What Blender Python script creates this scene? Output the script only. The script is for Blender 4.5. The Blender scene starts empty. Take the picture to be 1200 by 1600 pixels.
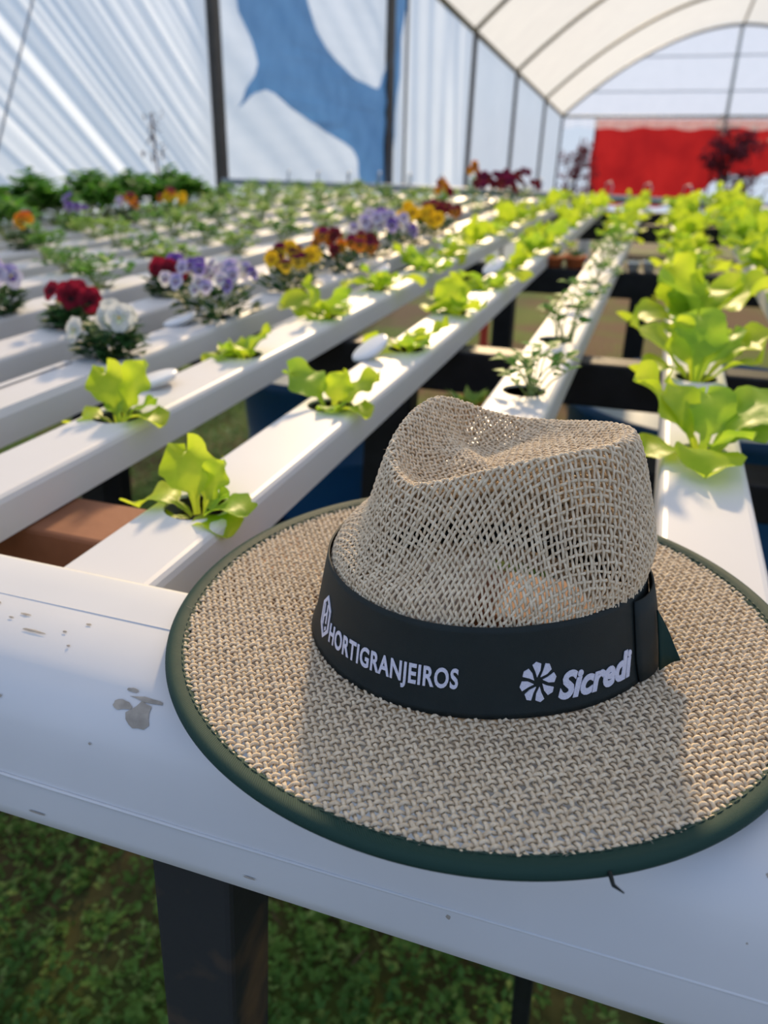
import bpy, bmesh, math, random
import numpy as np
from mathutils import Vector, Matrix

rnd = random.Random(7)
npr = np.random.RandomState(5)
C = bpy.context.scene.collection
PI = math.pi

# ------------------------------------------------------------------ camera
CAM_H = 0.265
X_ = Vector((0.94673403, 0.14683967, -0.28658818))
Y_ = Vector((0.32186968, -0.40463617, 0.85596114))
Z_ = Vector((0.00972511, -0.90261159, -0.43034608))
right = Vector((X_[0], Y_[0], Z_[0])); down = Vector((X_[1], Y_[1], Z_[1])); fwd = Vector((X_[2], Y_[2], Z_[2]))
cam_d = bpy.data.cameras.new('camera'); cam = bpy.data.objects.new('camera', cam_d); C.objects.link(cam)
rot = Matrix((right, -down, -fwd)).transposed().to_4x4()
cam.matrix_world = Matrix.Translation((0, 0, CAM_H)) @ rot
cam_d.sensor_width = 36; cam_d.sensor_fit = 'AUTO'
cam_d.lens = 1210.0 / 1600.0 * 36
cam_d.clip_start = 0.01; cam_d.clip_end = 500
cam_d.dof.use_dof = True; cam_d.dof.focus_distance = 0.40; cam_d.dof.aperture_fstop = 7.4
bpy.context.scene.camera = cam

# ------------------------------------------------------------------ world, sun, exposure
SUN_DIR = Vector((-0.24, 1.0, 0.50)).normalized()          # towards the sun
w = bpy.data.worlds.new('world'); bpy.context.scene.world = w; w.use_nodes = True
nt = w.node_tree; nt.nodes.clear()
out = nt.nodes.new('ShaderNodeOutputWorld'); bg = nt.nodes.new('ShaderNodeBackground')
tcw = nt.nodes.new('ShaderNodeTexCoord'); sep = nt.nodes.new('ShaderNodeSeparateXYZ'); sky = nt.nodes.new('ShaderNodeValToRGB')
nt.links.new(tcw.outputs['Generated'], sep.inputs[0]); nt.links.new(sep.outputs['Z'], sky.inputs['Fac'])   # clear sky: pale at the horizon, blue overhead
sky.color_ramp.elements[0].position = 0.0; sky.color_ramp.elements[0].color = (.70, .80, .95, 1)
sky.color_ramp.elements[1].position = 0.8; sky.color_ramp.elements[1].color = (.22, .42, .85, 1)
bg.inputs['Strength'].default_value = 0.90
nt.links.new(sky.outputs[0], bg.inputs[0]); nt.links.new(bg.outputs[0], out.inputs[0])
sd = bpy.data.lights.new('sun', 'SUN'); so = bpy.data.objects.new('sun', sd); C.objects.link(so)
sd.energy = 8.0; sd.color = (1.0, 0.79, 0.54); sd.angle = math.radians(4.0)
so.rotation_euler = (-SUN_DIR).to_track_quat('-Z', 'Y').to_euler()
so.location = (-3, 20, 12)
vs = bpy.context.scene.view_settings
vs.view_transform = 'Standard'; vs.look = 'None'; vs.exposure = 0.0; vs.gamma = 1; vs.use_curve_mapping = False
bpy.context.scene.cycles.transparent_max_bounces = 16

# ------------------------------------------------------------------ helpers
def new_obj(name, me, parent=None):
    o = bpy.data.objects.new(name, me); C.objects.link(o)
    if parent is not None: o.parent = parent
    return o

def mesh(name, verts, faces, mats, smooth=True, mi=None):
    me = bpy.data.meshes.new(name)
    me.from_pydata([tuple(v) for v in verts], [], [tuple(f) for f in faces])
    for m in (mats if isinstance(mats, (list, tuple)) else [mats]): me.materials.append(m)
    if mi is not None: me.polygons.foreach_set('material_index', mi)
    if smooth: me.polygons.foreach_set('use_smooth', [True] * len(me.polygons))
    me.update()
    return me

def tag(o, label=None, cat=None, group=None, kind=None):
    if label: o['label'] = label
    if cat: o['category'] = cat
    if group: o['group'] = group
    if kind: o['kind'] = kind
    return o

def empty(name, loc, label, cat, group=None, rz=0):
    o = bpy.data.objects.new(name, None); C.objects.link(o); o.location = loc; o.rotation_euler.z = rz
    o.empty_display_size = 0.05
    return tag(o, label, cat, group)

class MB:
    """collects raw verts and faces for ONE mesh"""
    def __init__(s): s.v = []; s.f = []; s.m = []
    def add(s, v, f, m=0):
        b = len(s.v); s.v += [tuple(p) for p in v]; s.f += [tuple(i + b for i in q) for q in f]; s.m += [m] * len(f)
    def box(s, x0, x1, y0, y1, z0, z1, m=0, shear=0.0):
        v = [(x + shear * z, y, z) for z in (z0, z1) for y in (y0, y1) for x in (x0, x1)]
        s.add(v, [(0, 2, 3, 1), (4, 5, 7, 6), (0, 1, 5, 4), (2, 6, 7, 3), (0, 4, 6, 2), (1, 3, 7, 5)], m)
    def tube(s, pts, r, n=8, m=0, cap=True):
        pts = [Vector(p) for p in pts]; rr = r if isinstance(r, (list, tuple)) else [r] * len(pts)
        v = []; ref = None
        for i, p in enumerate(pts):
            t = (pts[min(i + 1, len(pts) - 1)] - pts[max(i - 1, 0)]).normalized()
            if ref is None:
                ref = t.cross(Vector((0, 0, 1)))
                if ref.length < 1e-3: ref = t.cross(Vector((1, 0, 0)))
            a = (ref - t * ref.dot(t)).normalized(); ref = a; b = t.cross(a)
            for k in range(n):
                q = 2 * PI * k / n
                v.append(p + (a * math.cos(q) + b * math.sin(q)) * rr[i])
        f = [(i * n + k, i * n + (k + 1) % n, (i + 1) * n + (k + 1) % n, (i + 1) * n + k) for i in range(len(pts) - 1) for k in range(n)]
        if cap: f += [tuple(range(n - 1, -1, -1)), tuple((len(pts) - 1) * n + k for k in range(n))]
        s.add(v, f, m)
    def lathe(s, prof, n=32, m=0, c=(0, 0)):
        v = []; f = []
        for (r, z) in prof:
            for k in range(n):
                q = 2 * PI * k / n; v.append((c[0] + r * math.cos(q), c[1] + r * math.sin(q), z))
        for i in range(len(prof) - 1):
            for k in range(n): f.append((i * n + k, i * n + (k + 1) % n, (i + 1) * n + (k + 1) % n, (i + 1) * n + k))
        s.add(v, f, m)
    def build(s, name, mats, parent=None, smooth=False):
        return new_obj(name, mesh(name, s.v, s.f, mats, smooth, s.m if isinstance(mats, (list, tuple)) and len(mats) > 1 else None), parent)

def bevel(o, wd, seg=2):
    md = o.modifiers.new('bevel', 'BEVEL'); md.width = wd; md.segments = seg; md.limit_method = 'ANGLE'
    return o

# ------------------------------------------------------------------ materials
def mat(name, col, rough=0.5, spec=0.5, var=0.0, scale=20.0, col2=None, bump=0.0, bscale=200.0, detail=4.0, trans=0.0, coord='Object', thr=None):
    m = bpy.data.materials.new(name); m.use_nodes = True
    nt = m.node_tree; N = nt.nodes; L = nt.links; N.clear()
    o = N.new('ShaderNodeOutputMaterial'); p = N.new('ShaderNodeBsdfPrincipled')
    p.inputs['Roughness'].default_value = rough; p.inputs['Specular IOR Level'].default_value = spec
    tc = N.new('ShaderNodeTexCoord')
    c2 = col2 if col2 else tuple(min(1, c * (1 - var)) for c in col)
    nz = N.new('ShaderNodeTexNoise'); nz.inputs['Scale'].default_value = scale; nz.inputs['Detail'].default_value = detail
    L.new(tc.outputs[coord], nz.inputs['Vector'])
    rp = N.new('ShaderNodeValToRGB'); a, b = thr if thr else (0.35, 0.65)
    rp.color_ramp.elements[0].position = a; rp.color_ramp.elements[1].position = b
    rp.color_ramp.elements[0].color = (*c2, 1); rp.color_ramp.elements[1].color = (*col, 1)
    L.new(nz.outputs['Fac'], rp.inputs['Fac']); L.new(rp.outputs['Color'], p.inputs['Base Color'])
    if bump:
        nb = N.new('ShaderNodeTexNoise'); nb.inputs['Scale'].default_value = bscale; nb.inputs['Detail'].default_value = 3
        L.new(tc.outputs[coord], nb.inputs['Vector'])
        bp = N.new('ShaderNodeBump'); bp.inputs['Strength'].default_value = bump; bp.inputs['Distance'].default_value = 0.002
        L.new(nb.outputs['Fac'], bp.inputs['Height']); L.new(bp.outputs['Normal'], p.inputs['Normal'])
    last = p.outputs[0]
    if trans:
        t = N.new('ShaderNodeBsdfTranslucent'); L.new(rp.outputs['Color'], t.inputs['Color'])
        mx = N.new('ShaderNodeMixShader'); mx.inputs[0].default_value = trans
        L.new(last, mx.inputs[1]); L.new(t.outputs[0], mx.inputs[2]); last = mx.outputs[0]
    L.new(last, o.inputs['Surface'])
    return m

def film(name, tcol, transl, transp, col2=None, scale=3.0):
    """translucent greenhouse film: part of the light passes straight, part is scattered"""
    m = bpy.data.materials.new(name); m.use_nodes = True
    nt = m.node_tree; N = nt.nodes; L = nt.links; N.clear()
    o = N.new('ShaderNodeOutputMaterial')
    tc = N.new('ShaderNodeTexCoord'); nz = N.new('ShaderNodeTexNoise'); nz.inputs['Scale'].default_value = scale; nz.inputs['Detail'].default_value = 5
    L.new(tc.outputs['Object'], nz.inputs['Vector'])
    rp = N.new('ShaderNodeValToRGB'); rp.color_ramp.elements[0].position = .3; rp.color_ramp.elements[1].position = .7
    rp.color_ramp.elements[0].color = (*(col2 or tuple(c * .93 for c in tcol)), 1); rp.color_ramp.elements[1].color = (*tcol, 1)
    L.new(nz.outputs['Fac'], rp.inputs['Fac'])
    tl = N.new('ShaderNodeBsdfTranslucent'); df = N.new('ShaderNodeBsdfDiffuse'); tp = N.new('ShaderNodeBsdfTransparent'); gl = N.new('ShaderNodeBsdfGlossy')
    gl.inputs['Roughness'].default_value = .25; gl.inputs['Color'].default_value = (.8, .8, .8, 1)
    L.new(rp.outputs[0], tl.inputs[0]); L.new(rp.outputs[0], df.inputs[0]); tp.inputs[0].default_value = (*tcol, 1)
    m1 = N.new('ShaderNodeMixShader'); m1.inputs[0].default_value = transl
    L.new(df.outputs[0], m1.inputs[1]); L.new(tl.outputs[0], m1.inputs[2])
    m2 = N.new('ShaderNodeMixShader'); m2.inputs[0].default_value = transp
    L.new(m1.outputs[0], m2.inputs[1]); L.new(tp.outputs[0], m2.inputs[2])
    m3 = N.new('ShaderNodeMixShader'); m3.inputs[0].default_value = .04
    L.new(m2.outputs[0], m3.inputs[1]); L.new(gl.outputs[0], m3.inputs[2])
    L.new(m3.outputs[0], o.inputs['Surface'])
    return m

M = {}
M['pvc'] = mat('white_pvc', (.70, .70, .715), .44, .35, .04, 6, bump=.03, bscale=40)
M['gutter'] = mat('white_gutter_plastic', (.67, .68, .70), .36, .5, .05, 9, bump=.04, bscale=25)
M['mud'] = mat('dried_mud', (.42, .38, .33), .8, .2, .3, 120)
M['root_shade'] = mat('wet_root_hole_shade', (.05, .04, .03), .5, .4, .5, 60)  # wet roots; the near-black colour also carries the shade inside the holes
M['black_wood'] = mat('black_painted_wood', (.012, .013, .018), .55, .4, .5, 30, bump=.2, bscale=120)
M['brown_wood'] = mat('red_brown_wood', (.30, .125, .065), .65, .3, .35, 14, bump=.2, bscale=90)
M['leg_wood'] = mat('dark_worn_wood', (.030, .032, .033), .75, .25, 0, 9, col2=(.17, .10, .05), bump=.3, bscale=80, thr=(.30, .50))
M['film_wall'] = film('wall_film', (.86, .93, 1.0), .75, .45)
M['film_roof'] = film('roof_film', (1.0, .93, .79), .88, .56)
M['film_end'] = film('end_film', (.86, .91, 1.0), .55, .72)
M['film_shade'] = film('blue_shade_film', (.16, .36, .66), .75, .10, (.12, .29, .56), 5)  # blue colour carries the shaded area of the wall film
M['steel'] = mat('dark_galvanised_steel', (.045, .043, .042), .5, .5, .3, 10)
M['arch'] = mat('weathered_arch_steel', (.20, .185, .13), .55, .4, .3, 10)
M['grey_pipe'] = mat('grey_blue_pipe', (.27, .33, .38), .4, .5, .15, 6)
M['lettuce'] = mat('lettuce_leaf', (.64, .76, .05), .42, .4, 0, 30, col2=(.46, .64, .03), bump=.15, bscale=160, trans=.58)
M['lettuce_b'] = mat('lettuce_leaf_green', (.48, .68, .05), .42, .4, 0, 30, col2=(.32, .54, .04), bump=.15, bscale=160, trans=.55)
M['parsley'] = mat('fresh_green_leaf', (.20, .42, .07), .5, .3, 0, 40, col2=(.12, .30, .05), trans=.45)
M['seedling'] = mat('pale_seedling_leaf', (.38, .56, .12), .5, .3, 0, 40, col2=(.24, .44, .08), trans=.45)
M['dark_leaf'] = mat('dark_green_leaf', (.055, .15, .045), .5, .3, 0, 40, col2=(.03, .09, .03), trans=.35)
M['arugula'] = mat('deep_green_leaf', (.17, .40, .05), .5, .3, 0, 40, col2=(.07, .22, .03), trans=.5)
M['stem'] = mat('pale_green_stem', (.40, .52, .20), .5, .3, .2, 40, trans=.3)
M['soil'] = mat('dark_substrate', (.035, .026, .02), .9, .1, .4, 200, bump=.5, bscale=300)
M['straw'] = mat('natural_jute_yarn', (.97, .83, .62), .85, .15, 0, 260, col2=(.75, .61, .43), bump=.5, bscale=1500, trans=.12)
M['fibre'] = mat('pale_loose_fibre', (.66, .60, .50), .8, .2, .1, 50, trans=.3)
M['ribbon'] = mat('dark_green_ribbon', (.009, .017, .018), .62, .35, .15, 60, bump=.25, bscale=2500)
M['thread_w'] = mat('white_embroidery', (.78, .78, .92), .55, .35, .12, 900, bump=.5, bscale=1800)
M['stitch'] = mat('green_stitch_thread', (.045, .085, .065), .6, .3, .2, 300)
M['blue_tank'] = mat('blue_tank_plastic', (.012, .10, .27), .42, .5, .25, 5)
M['blue_lid'] = mat('pale_blue_lid', (.40, .50, .60), .45, .5, .3, 7)
M['terracotta'] = mat('terracotta', (.72, .20, .08), .8, .2, .2, 40)
M['red_cloth'] = mat('red_shade_cloth', (.40, .018, .020), .8, .2, 0, 1.3, col2=(.30, .012, .016), trans=.35, detail=2)
M['bark'] = mat('dark_reddish_bark', (.10, .035, .035), .8, .2, .4, 20)
M['tree_leaf'] = mat('dark_maroon_foliage', (.19, .035, .05), .7, .2, .5, 9, trans=.3)
M['red_stake'] = mat('red_paint', (.65, .06, .03), .5, .4, .1, 10)
M['cap'] = mat('white_cap_plastic', (.82, .84, .88), .35, .5, .03, 20)
M['rope'] = mat('grey_cord', (.33, .36, .42), .7, .2, .1, 50)

def twill_material():
    m = bpy.data.materials.new('dark_green_twill'); m.use_nodes = True
    N = m.node_tree.nodes; L = m.node_tree.links; p = N['Principled BSDF']
    p.inputs['Roughness'].default_value = .55; p.inputs['Specular IOR Level'].default_value = .14
    p.inputs['Sheen Weight'].default_value = 0
    uv = N.new('ShaderNodeUVMap'); wv = N.new('ShaderNodeTexWave'); wv.inputs['Scale'].default_value = 1.0
    wv.bands_direction = 'DIAGONAL'; L.new(uv.outputs[0], wv.inputs['Vector'])
    rp = N.new('ShaderNodeValToRGB'); rp.color_ramp.elements[0].color = (.010, .032, .027, 1); rp.color_ramp.elements[1].color = (.026, .070, .057, 1)
    L.new(wv.outputs['Fac'], rp.inputs[0]); L.new(rp.outputs[0], p.inputs['Base Color'])
    bp = N.new('ShaderNodeBump'); bp.inputs['Strength'].default_value = .5; bp.inputs['Distance'].default_value = .0004
    L.new(wv.outputs['Fac'], bp.inputs['Height']); L.new(bp.outputs[0], p.inputs['Normal'])
    return m
M['twill'] = twill_material()

def ground_material():
    m = bpy.data.materials.new('grassy_ground'); m.use_nodes = True
    N = m.node_tree.nodes; L = m.node_tree.links; p = N['Principled BSDF']; p.inputs['Roughness'].default_value = .95; p.inputs['Specular IOR Level'].default_value = .1
    tc = N.new('ShaderNodeTexCoord')
    a = N.new('ShaderNodeTexNoise'); a.inputs['Scale'].default_value = 0.9; a.inputs['Detail'].default_value = 5
    b = N.new('ShaderNodeTexNoise'); b.inputs['Scale'].default_value = 40; b.inputs['Detail'].default_value = 4
    for q in (a, b): L.new(tc.outputs['Object'], q.inputs['Vector'])
    r1 = N.new('ShaderNodeValToRGB'); r1.color_ramp.elements[0].position = .42; r1.color_ramp.elements[1].position = .58
    r1.color_ramp.elements[0].color = (.15, .10, .058, 1); r1.color_ramp.elements[1].color = (.12, .16, .035, 1)
    r2 = N.new('ShaderNodeValToRGB'); r2.color_ramp.elements[0].color = (.4, .4, .4, 1); r2.color_ramp.elements[1].color = (1.3, 1.3, 1.3, 1)
    L.new(a.outputs['Fac'], r1.inputs[0]); L.new(b.outputs['Fac'], r2.inputs[0])
    mx = N.new('ShaderNodeMix'); mx.data_type = 'RGBA'; mx.blend_type = 'MULTIPLY'; mx.inputs[0].default_value = 1
    L.new(r1.outputs[0], mx.inputs[6]); L.new(r2.outputs[0], mx.inputs[7]); L.new(mx.outputs[2], p.inputs['Base Color'])
    return m
M['ground'] = ground_material()
M['weed'] = mat('weed_leaf', (.20, .36, .065), .6, .25, 0, 3, col2=(.08, .20, .04), trans=.35)
M['weed_b'] = mat('pale_weed_leaf', (.34, .46, .12), .6, .25, 0, 3, col2=(.20, .32, .07), trans=.35)
M['dry'] = mat('dry_stalk', (.30, .19, .10), .8, .1, .3, 30)

# ------------------------------------------------------------------ ground
SL = -0.07
def gz(y): return -0.87 + SL * y
v = []; f = []
nx, ny = 30, 60
for j in range(ny + 1):
    y = -3 + 50.0 * (j / ny) ** 1.7
    for i in range(nx + 1):
        x = -16 + 34 * i / nx
        v.append((x, y, gz(y) + .012 * math.sin(x * 5.1 + y * 3) + .01 * math.sin(y * 7.3 - x * 2)))
f = [(j * (nx + 1) + i, j * (nx + 1) + i + 1, (j + 1) * (nx + 1) + i + 1, (j + 1) * (nx + 1) + i) for j in range(ny) for i in range(nx)]
tag(new_obj('ground', mesh('ground', v, f, M['ground'])), kind='structure')

# ------------------------------------------------------------------ greenhouse shell
WX = -3.2; APX = 1.22; HALF = APX - WX; EX = APX + HALF
POST_Y = [1.75, 5.63, 9.5, 13.67, 17.5, 21.65, 25.3]
Y_END = 25.3; Y_FRONT = -1.6
LEAN = 0.02
def eave(y): return 2.785 - 0.0706 * y
def roof_pt(x, y):
    u = abs(x - APX) / HALF
    return eave(y) + 2.13 * (1 - u ** 1.85)

def wall_fold(y, z):
    """sideways displacement of the left film"""
    d = 0.0
    if y < 5.63:
        # taut diagonal creases running down towards the foot of the post
        c = .60 * y + .79 * z + .04 * math.sin(1.3 * y) + .03 * (y - 4.5) * (z - .5)
        for (c0, wd, amp) in CREASES:
            if abs(c - c0) < 4 * wd: d += amp * math.exp(-((c - c0) / wd) ** 2)
        d += .002 * math.sin(c * 37) + .02 * math.sin(c * 5)
    elif y < 9.5:
        d += .012 * math.sin(6 * (z + .35 * y)) + .01 * math.sin(17 * (z + .5 * y) + 1)
    elif y < 13.67:
        d += .05 * math.exp(-((y - 12.6 + .35 * (z - .5)) / .28) ** 2) + .02 * math.sin(y * 9 + z)
    else:
        d += .004 * math.sin(y * 3 + z * 1.3)
    return d
crr = random.Random(3)
CREASES = [(c, crr.uniform(.010, .022), crr.choice((-1, 1, 1)) * crr.uniform(.008, .022)) for c in [.6 + .105 * i + crr.uniform(-.04, .04) for i in range(34)]]

wall = new_obj('wall_left', None); tag(wall, kind='structure')
for k in range(len(POST_Y) - 1):
    y0, y1 = POST_Y[k], POST_Y[k + 1]
    n1, n2 = (300, 240) if k == 0 else (60, 40)
    v = []
    for j in range(n2 + 1):
        for i in range(n1 + 1):
            y = y0 + (y1 - y0) * i / n1; zb = gz(y); z = zb + (eave(y) - zb) * j / n2
            e = min(1, i / n1 * 14, (n1 - i) / n1 * 14)
            v.append((WX - .05 + LEAN * (z - .3) + wall_fold(y + 1e-4, z) * e, y, z))
    f = [(j * (n1 + 1) + i, j * (n1 + 1) + i + 1, (j + 1) * (n1 + 1) + i + 1, (j + 1) * (n1 + 1) + i) for j in range(n2) for i in range(n1)]
    new_obj('film_panel', mesh('film_panel', v, f, M['film_wall']), wall)
b = MB(); b.box(WX - .06, WX - .05, Y_FRONT, POST_Y[0], gz(0), eave(0)); b.build('film_panel', M['film_wall'], wall)
for k, y in enumerate(POST_Y):
    wd = .055 if k < 2 else .05
    b = MB(); b.box(WX - .03, WX + .03, y - wd, y + wd, gz(y) - .05, eave(y), shear=LEAN)
    bevel(b.build('post', M['steel'], wall), .008)
b = MB(); b.tube([(WX + LEAN * 1.5, y, eave(y)) for y in (Y_FRONT, 8, 16, Y_END)], .04, 8); b.build('eave_rail', M['arch'], wall, True)
# cord strung across the first panel
b = MB(); b.tube([(WX + .06, 4.23, 1.62), (WX + .06, 3.0, -.35)], .006, 6); b.build('bracing_cord', M['rope'], wall, True)
# hanging double strip of film beside the second and third posts
b = MB()
for yy in (9.66, 10.15): b.tube([(WX + .0, yy, gz(yy)), (WX + .03, yy, eave(yy))], .018, 6)
tag(b.build('film_seam', M['steel'], wall, True), kind='stuff')

# blue shade on the second panel, put in as an added coloured mesh
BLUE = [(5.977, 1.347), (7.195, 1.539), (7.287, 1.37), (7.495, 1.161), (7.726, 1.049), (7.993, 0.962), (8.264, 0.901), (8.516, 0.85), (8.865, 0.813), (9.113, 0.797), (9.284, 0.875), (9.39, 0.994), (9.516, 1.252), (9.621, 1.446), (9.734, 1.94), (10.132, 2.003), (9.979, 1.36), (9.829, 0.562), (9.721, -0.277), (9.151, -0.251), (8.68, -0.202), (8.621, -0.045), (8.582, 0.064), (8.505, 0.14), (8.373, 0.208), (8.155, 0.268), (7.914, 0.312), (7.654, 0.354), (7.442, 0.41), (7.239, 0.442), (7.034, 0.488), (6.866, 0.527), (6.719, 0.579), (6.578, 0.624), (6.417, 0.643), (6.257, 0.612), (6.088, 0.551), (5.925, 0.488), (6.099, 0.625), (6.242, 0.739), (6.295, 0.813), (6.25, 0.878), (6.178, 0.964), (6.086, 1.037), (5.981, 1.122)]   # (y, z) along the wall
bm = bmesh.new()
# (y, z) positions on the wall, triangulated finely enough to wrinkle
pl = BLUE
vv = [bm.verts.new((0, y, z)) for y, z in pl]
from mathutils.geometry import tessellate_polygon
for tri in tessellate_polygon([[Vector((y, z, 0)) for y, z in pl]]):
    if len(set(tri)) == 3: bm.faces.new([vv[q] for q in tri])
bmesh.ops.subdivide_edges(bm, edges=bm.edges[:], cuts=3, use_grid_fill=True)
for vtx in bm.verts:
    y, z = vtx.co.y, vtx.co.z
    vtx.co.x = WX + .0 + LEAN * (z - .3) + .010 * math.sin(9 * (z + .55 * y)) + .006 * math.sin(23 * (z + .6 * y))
me = bpy.data.meshes.new('blue_shade_patch'); bm.to_mesh(me); bm.free(); me.materials.append(M['film_shade'])
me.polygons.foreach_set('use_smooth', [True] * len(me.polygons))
o = new_obj('blue_shade_patch', me, wall); o['label'] = 'blue shade on the pale film between posts, put in as a coloured patch'

# right wall (out of view, closes the tunnel)
wr = new_obj('wall_right', None); tag(wr, kind='structure')
b = MB(); b.box(EX + .05, EX + .06, Y_FRONT, Y_END, gz(Y_END), eave(0)); b.build('film_panel', M['film_wall'], wr)

# roof film and arches
roof = new_obj('ceiling', None); tag(roof, kind='structure')
for k in range(len(POST_Y)):
    y0 = POST_Y[k - 1] if k else Y_FRONT; y1 = POST_Y[k]
    n1, n2 = 10, 48; v = []
    for j in range(n1 + 1):
        y = y0 + (y1 - y0) * j / n1
        for i in range(n2 + 1):
            x = WX + 2 * HALF * i / n2
            v.append((x, y, roof_pt(x, y) + .05 - .02 * math.sin(PI * j / n1)))
    f = [(j * (n2 + 1) + i, j * (n2 + 1) + i + 1, (j + 1) * (n2 + 1) + i + 1, (j + 1) * (n2 + 1) + i) for j in range(n1) for i in range(n2)]
    new_obj('roof_film', mesh('roof_film', v, f, M['film_roof']), roof)
for y in POST_Y:
    b = MB(); b.tube([(WX + 2 * HALF * i / 40, y, roof_pt(WX + 2 * HALF * i / 40, y)) for i in range(41)], .034, 8)
    b.build('arch', M['arch'], roof, True)
b = MB(); b.tube([(APX, y, roof_pt(APX, y)) for y in (Y_FRONT, 8, 16, Y_END)], .03, 8); b.build('ridge_pipe', M['arch'], roof, True)

# end wall: film above, rolled curtain edge, clear opening below
we = new_obj('wall_back', None); tag(we, kind='structure')
ze = eave(Y_END)
v = []; f = []; n1 = 60; n2 = 14
for i in range(n1 + 1):
    x = WX + 2 * HALF * i / n1; zt = roof_pt(x, Y_END)
    for j in range(n2 + 1):
        v.append((x, Y_END + .02 + .015 * math.sin(x * 4 + j * .3), ze + (zt - ze) * j / n2))
for i in range(n1):
    for j in range(n2): f.append((i * (n2 + 1) + j, (i + 1) * (n2 + 1) + j, (i + 1) * (n2 + 1) + j + 1, i * (n2 + 1) + j + 1))
new_obj('end_film', mesh('end_film', v, f, M['film_end']), we)
v = []; f = []; n1 = 150
for i in range(n1 + 1):
    x = WX + 2 * HALF * i / n1
    for j in range(5):
        q = j / 4; dip = .05 * (math.sin(x * 5.3) * math.sin(x * 2.1 + 1))
        v.append((x, Y_END - .03 + .05 * math.sin(x * 17) * q, ze - q * (.30 + dip)))
for i in range(n1):
    for j in range(4): f.append((i * 5 + j, (i + 1) * 5 + j, (i + 1) * 5 + j + 1, i * 5 + j + 1))
new_obj('curtain_edge', mesh('curtain_edge', v, f, M['film_end']), we)
b = MB(); b.tube([(WX, Y_END, ze), (EX, Y_END, ze)], .035, 8); b.build('cross_rail', M['arch'], we, True)
b = MB(); b.tube([(APX - .02, Y_END, ze - .45), (APX - .02, Y_END, roof_pt(APX, Y_END))], .045, 8); b.build('centre_pole', M['grey_pipe'], we, True)
for zz in (ze + .62, ze + 1.45):
    u = (1 - (zz - ze) / 2.13) ** (1 / 1.85) * HALF
    b = MB(); b.tube([(APX - u, Y_END + .06, zz), (APX + u, Y_END + .06, zz)], .016, 6); b.build('film_wire', M['grey_pipe'], we, True)

# ------------------------------------------------------------------ beyond the end wall: red cloth and trees
cl = empty('shade_cloth', (0, 27.2, 0), 'large red shade cloth hung beyond the far end of the greenhouse', 'cloth')
v = []; f = []; n1 = 60; n2 = 16
for i in range(n1 + 1):
    x = -2.42 + 6.6 * i / n1
    zb = -1.4 + (.9 / (1 + math.exp(-(x - .95) * 5)) if True else 0) + .07 * math.sin(x * 5)
    for j in range(n2 + 1):
        q = j / n2; xx = x + (.04 * math.sin(q * 9) if i == 0 else 0)
        v.append((xx, .06 * math.sin(x * 3.1 + q * 2) + .02 * math.sin(x * 11), zb + (.98 - zb) * q))
for i in range(n1):
    for j in range(n2): f.append((i * (n2 + 1) + j, (i + 1) * (n2 + 1) + j, (i + 1) * (n2 + 1) + j + 1, i * (n2 + 1) + j + 1))
new_obj('cloth_sheet', mesh('cloth_sheet', v, f, M['red_cloth']), cl)
for x in (-2.4, 1.1, 4.1):
    b = MB(); b.tube([(x, .1, gz(27.2) - .05), (x, .1, 1.05)], .03, 8); b.build('cloth_pole', M['bark'], cl, True)

def tree(x, y, h, spread, n, label, seed):
    r = random.Random(seed)
    t = empty('tree', (x, y, gz(y)), label, 'tree', 'trees beyond the greenhouse')
    tr = MB(); lf = MB()
    tr.tube([(0, 0, -.05), (.03, 0, h * .3), (.0, 0, h * .55), (.06, 0, h * .95)], [.07, .055, .04, .012], 8)
    for i in range(22):
        z0 = h * r.uniform(.32, .85); a = r.uniform(0, 2 * PI); L = spread * r.uniform(.5, 1)
        p0 = Vector((0, 0, z0)); p1 = p0 + Vector((math.cos(a) * L * .5, math.sin(a) * L * .5, L * .25)); p2 = p0 + Vector((math.cos(a) * L, math.sin(a) * L, L * r.uniform(.2, .6)))
        tr.tube([p0, p1, p2], [.022, .014, .005], 5)
        for k in range(n):
            q = r.uniform(.25, 1.05); c = p0.lerp(p2, q) + Vector((r.gauss(0, .1), r.gauss(0, .1), r.gauss(0, .1)))
            s = r.uniform(.05, .11); u = Vector((r.gauss(0, 1), r.gauss(0, 1), r.gauss(0, 1))).normalized(); w_ = u.orthogonal().normalized()
            lf.add([c - u * s, c + w_ * s * .5, c + u * s, c - w_ * s * .5], [(0, 1, 2, 3)])
    tr.build('trunk', M['bark'], t, True); tag(lf.build('foliage', M['tree_leaf'], t), kind='stuff')
tree(1.55, 26.3, 3.9, .85, 60, 'dark maroon tree in front of the red cloth beyond the far end', 1)
tree(-2.75, 26.3, 3.35, .65, 22, 'thin reddish tree at the red cloth edge beyond the far end', 2)

# ------------------------------------------------------------------ growing table: beams, legs
BX0, BX1 = -2.62, 0.95
def beam(y0, y1, z0, z1, m, label, x0=BX0, x1=BX1):
    b = MB(); b.box(x0, x1, y0, y1, z0, z1)
    o = bevel(b.build('cross_beam', M[m]), .004); tag(o, label, 'beam', 'beams under the growing channels')
beam(.495, .57, -.115, -.057, 'brown_wood', 'red-brown wooden beam under the channels just behind the gutter')
beam(.385, .455, -.20, -.125, 'black_wood', 'black painted beam low behind the front gutter, below the brown beam')
beam(1.29, 1.345, -.131, -.057, 'black_wood', 'black painted beam under the channels just behind the hat crown')
beam(2.36, 2.42, -.131, -.057, 'black_wood', 'black painted beam carrying terracotta pots under the middle of the channels')
beam(3.86, 3.92, -.131, -.057, 'black_wood', 'black painted beam under the far part of the channels')
beam(4.62, 4.68, -.131, -.057, 'black_wood', 'black painted beam under the far ends of the channels')
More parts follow.
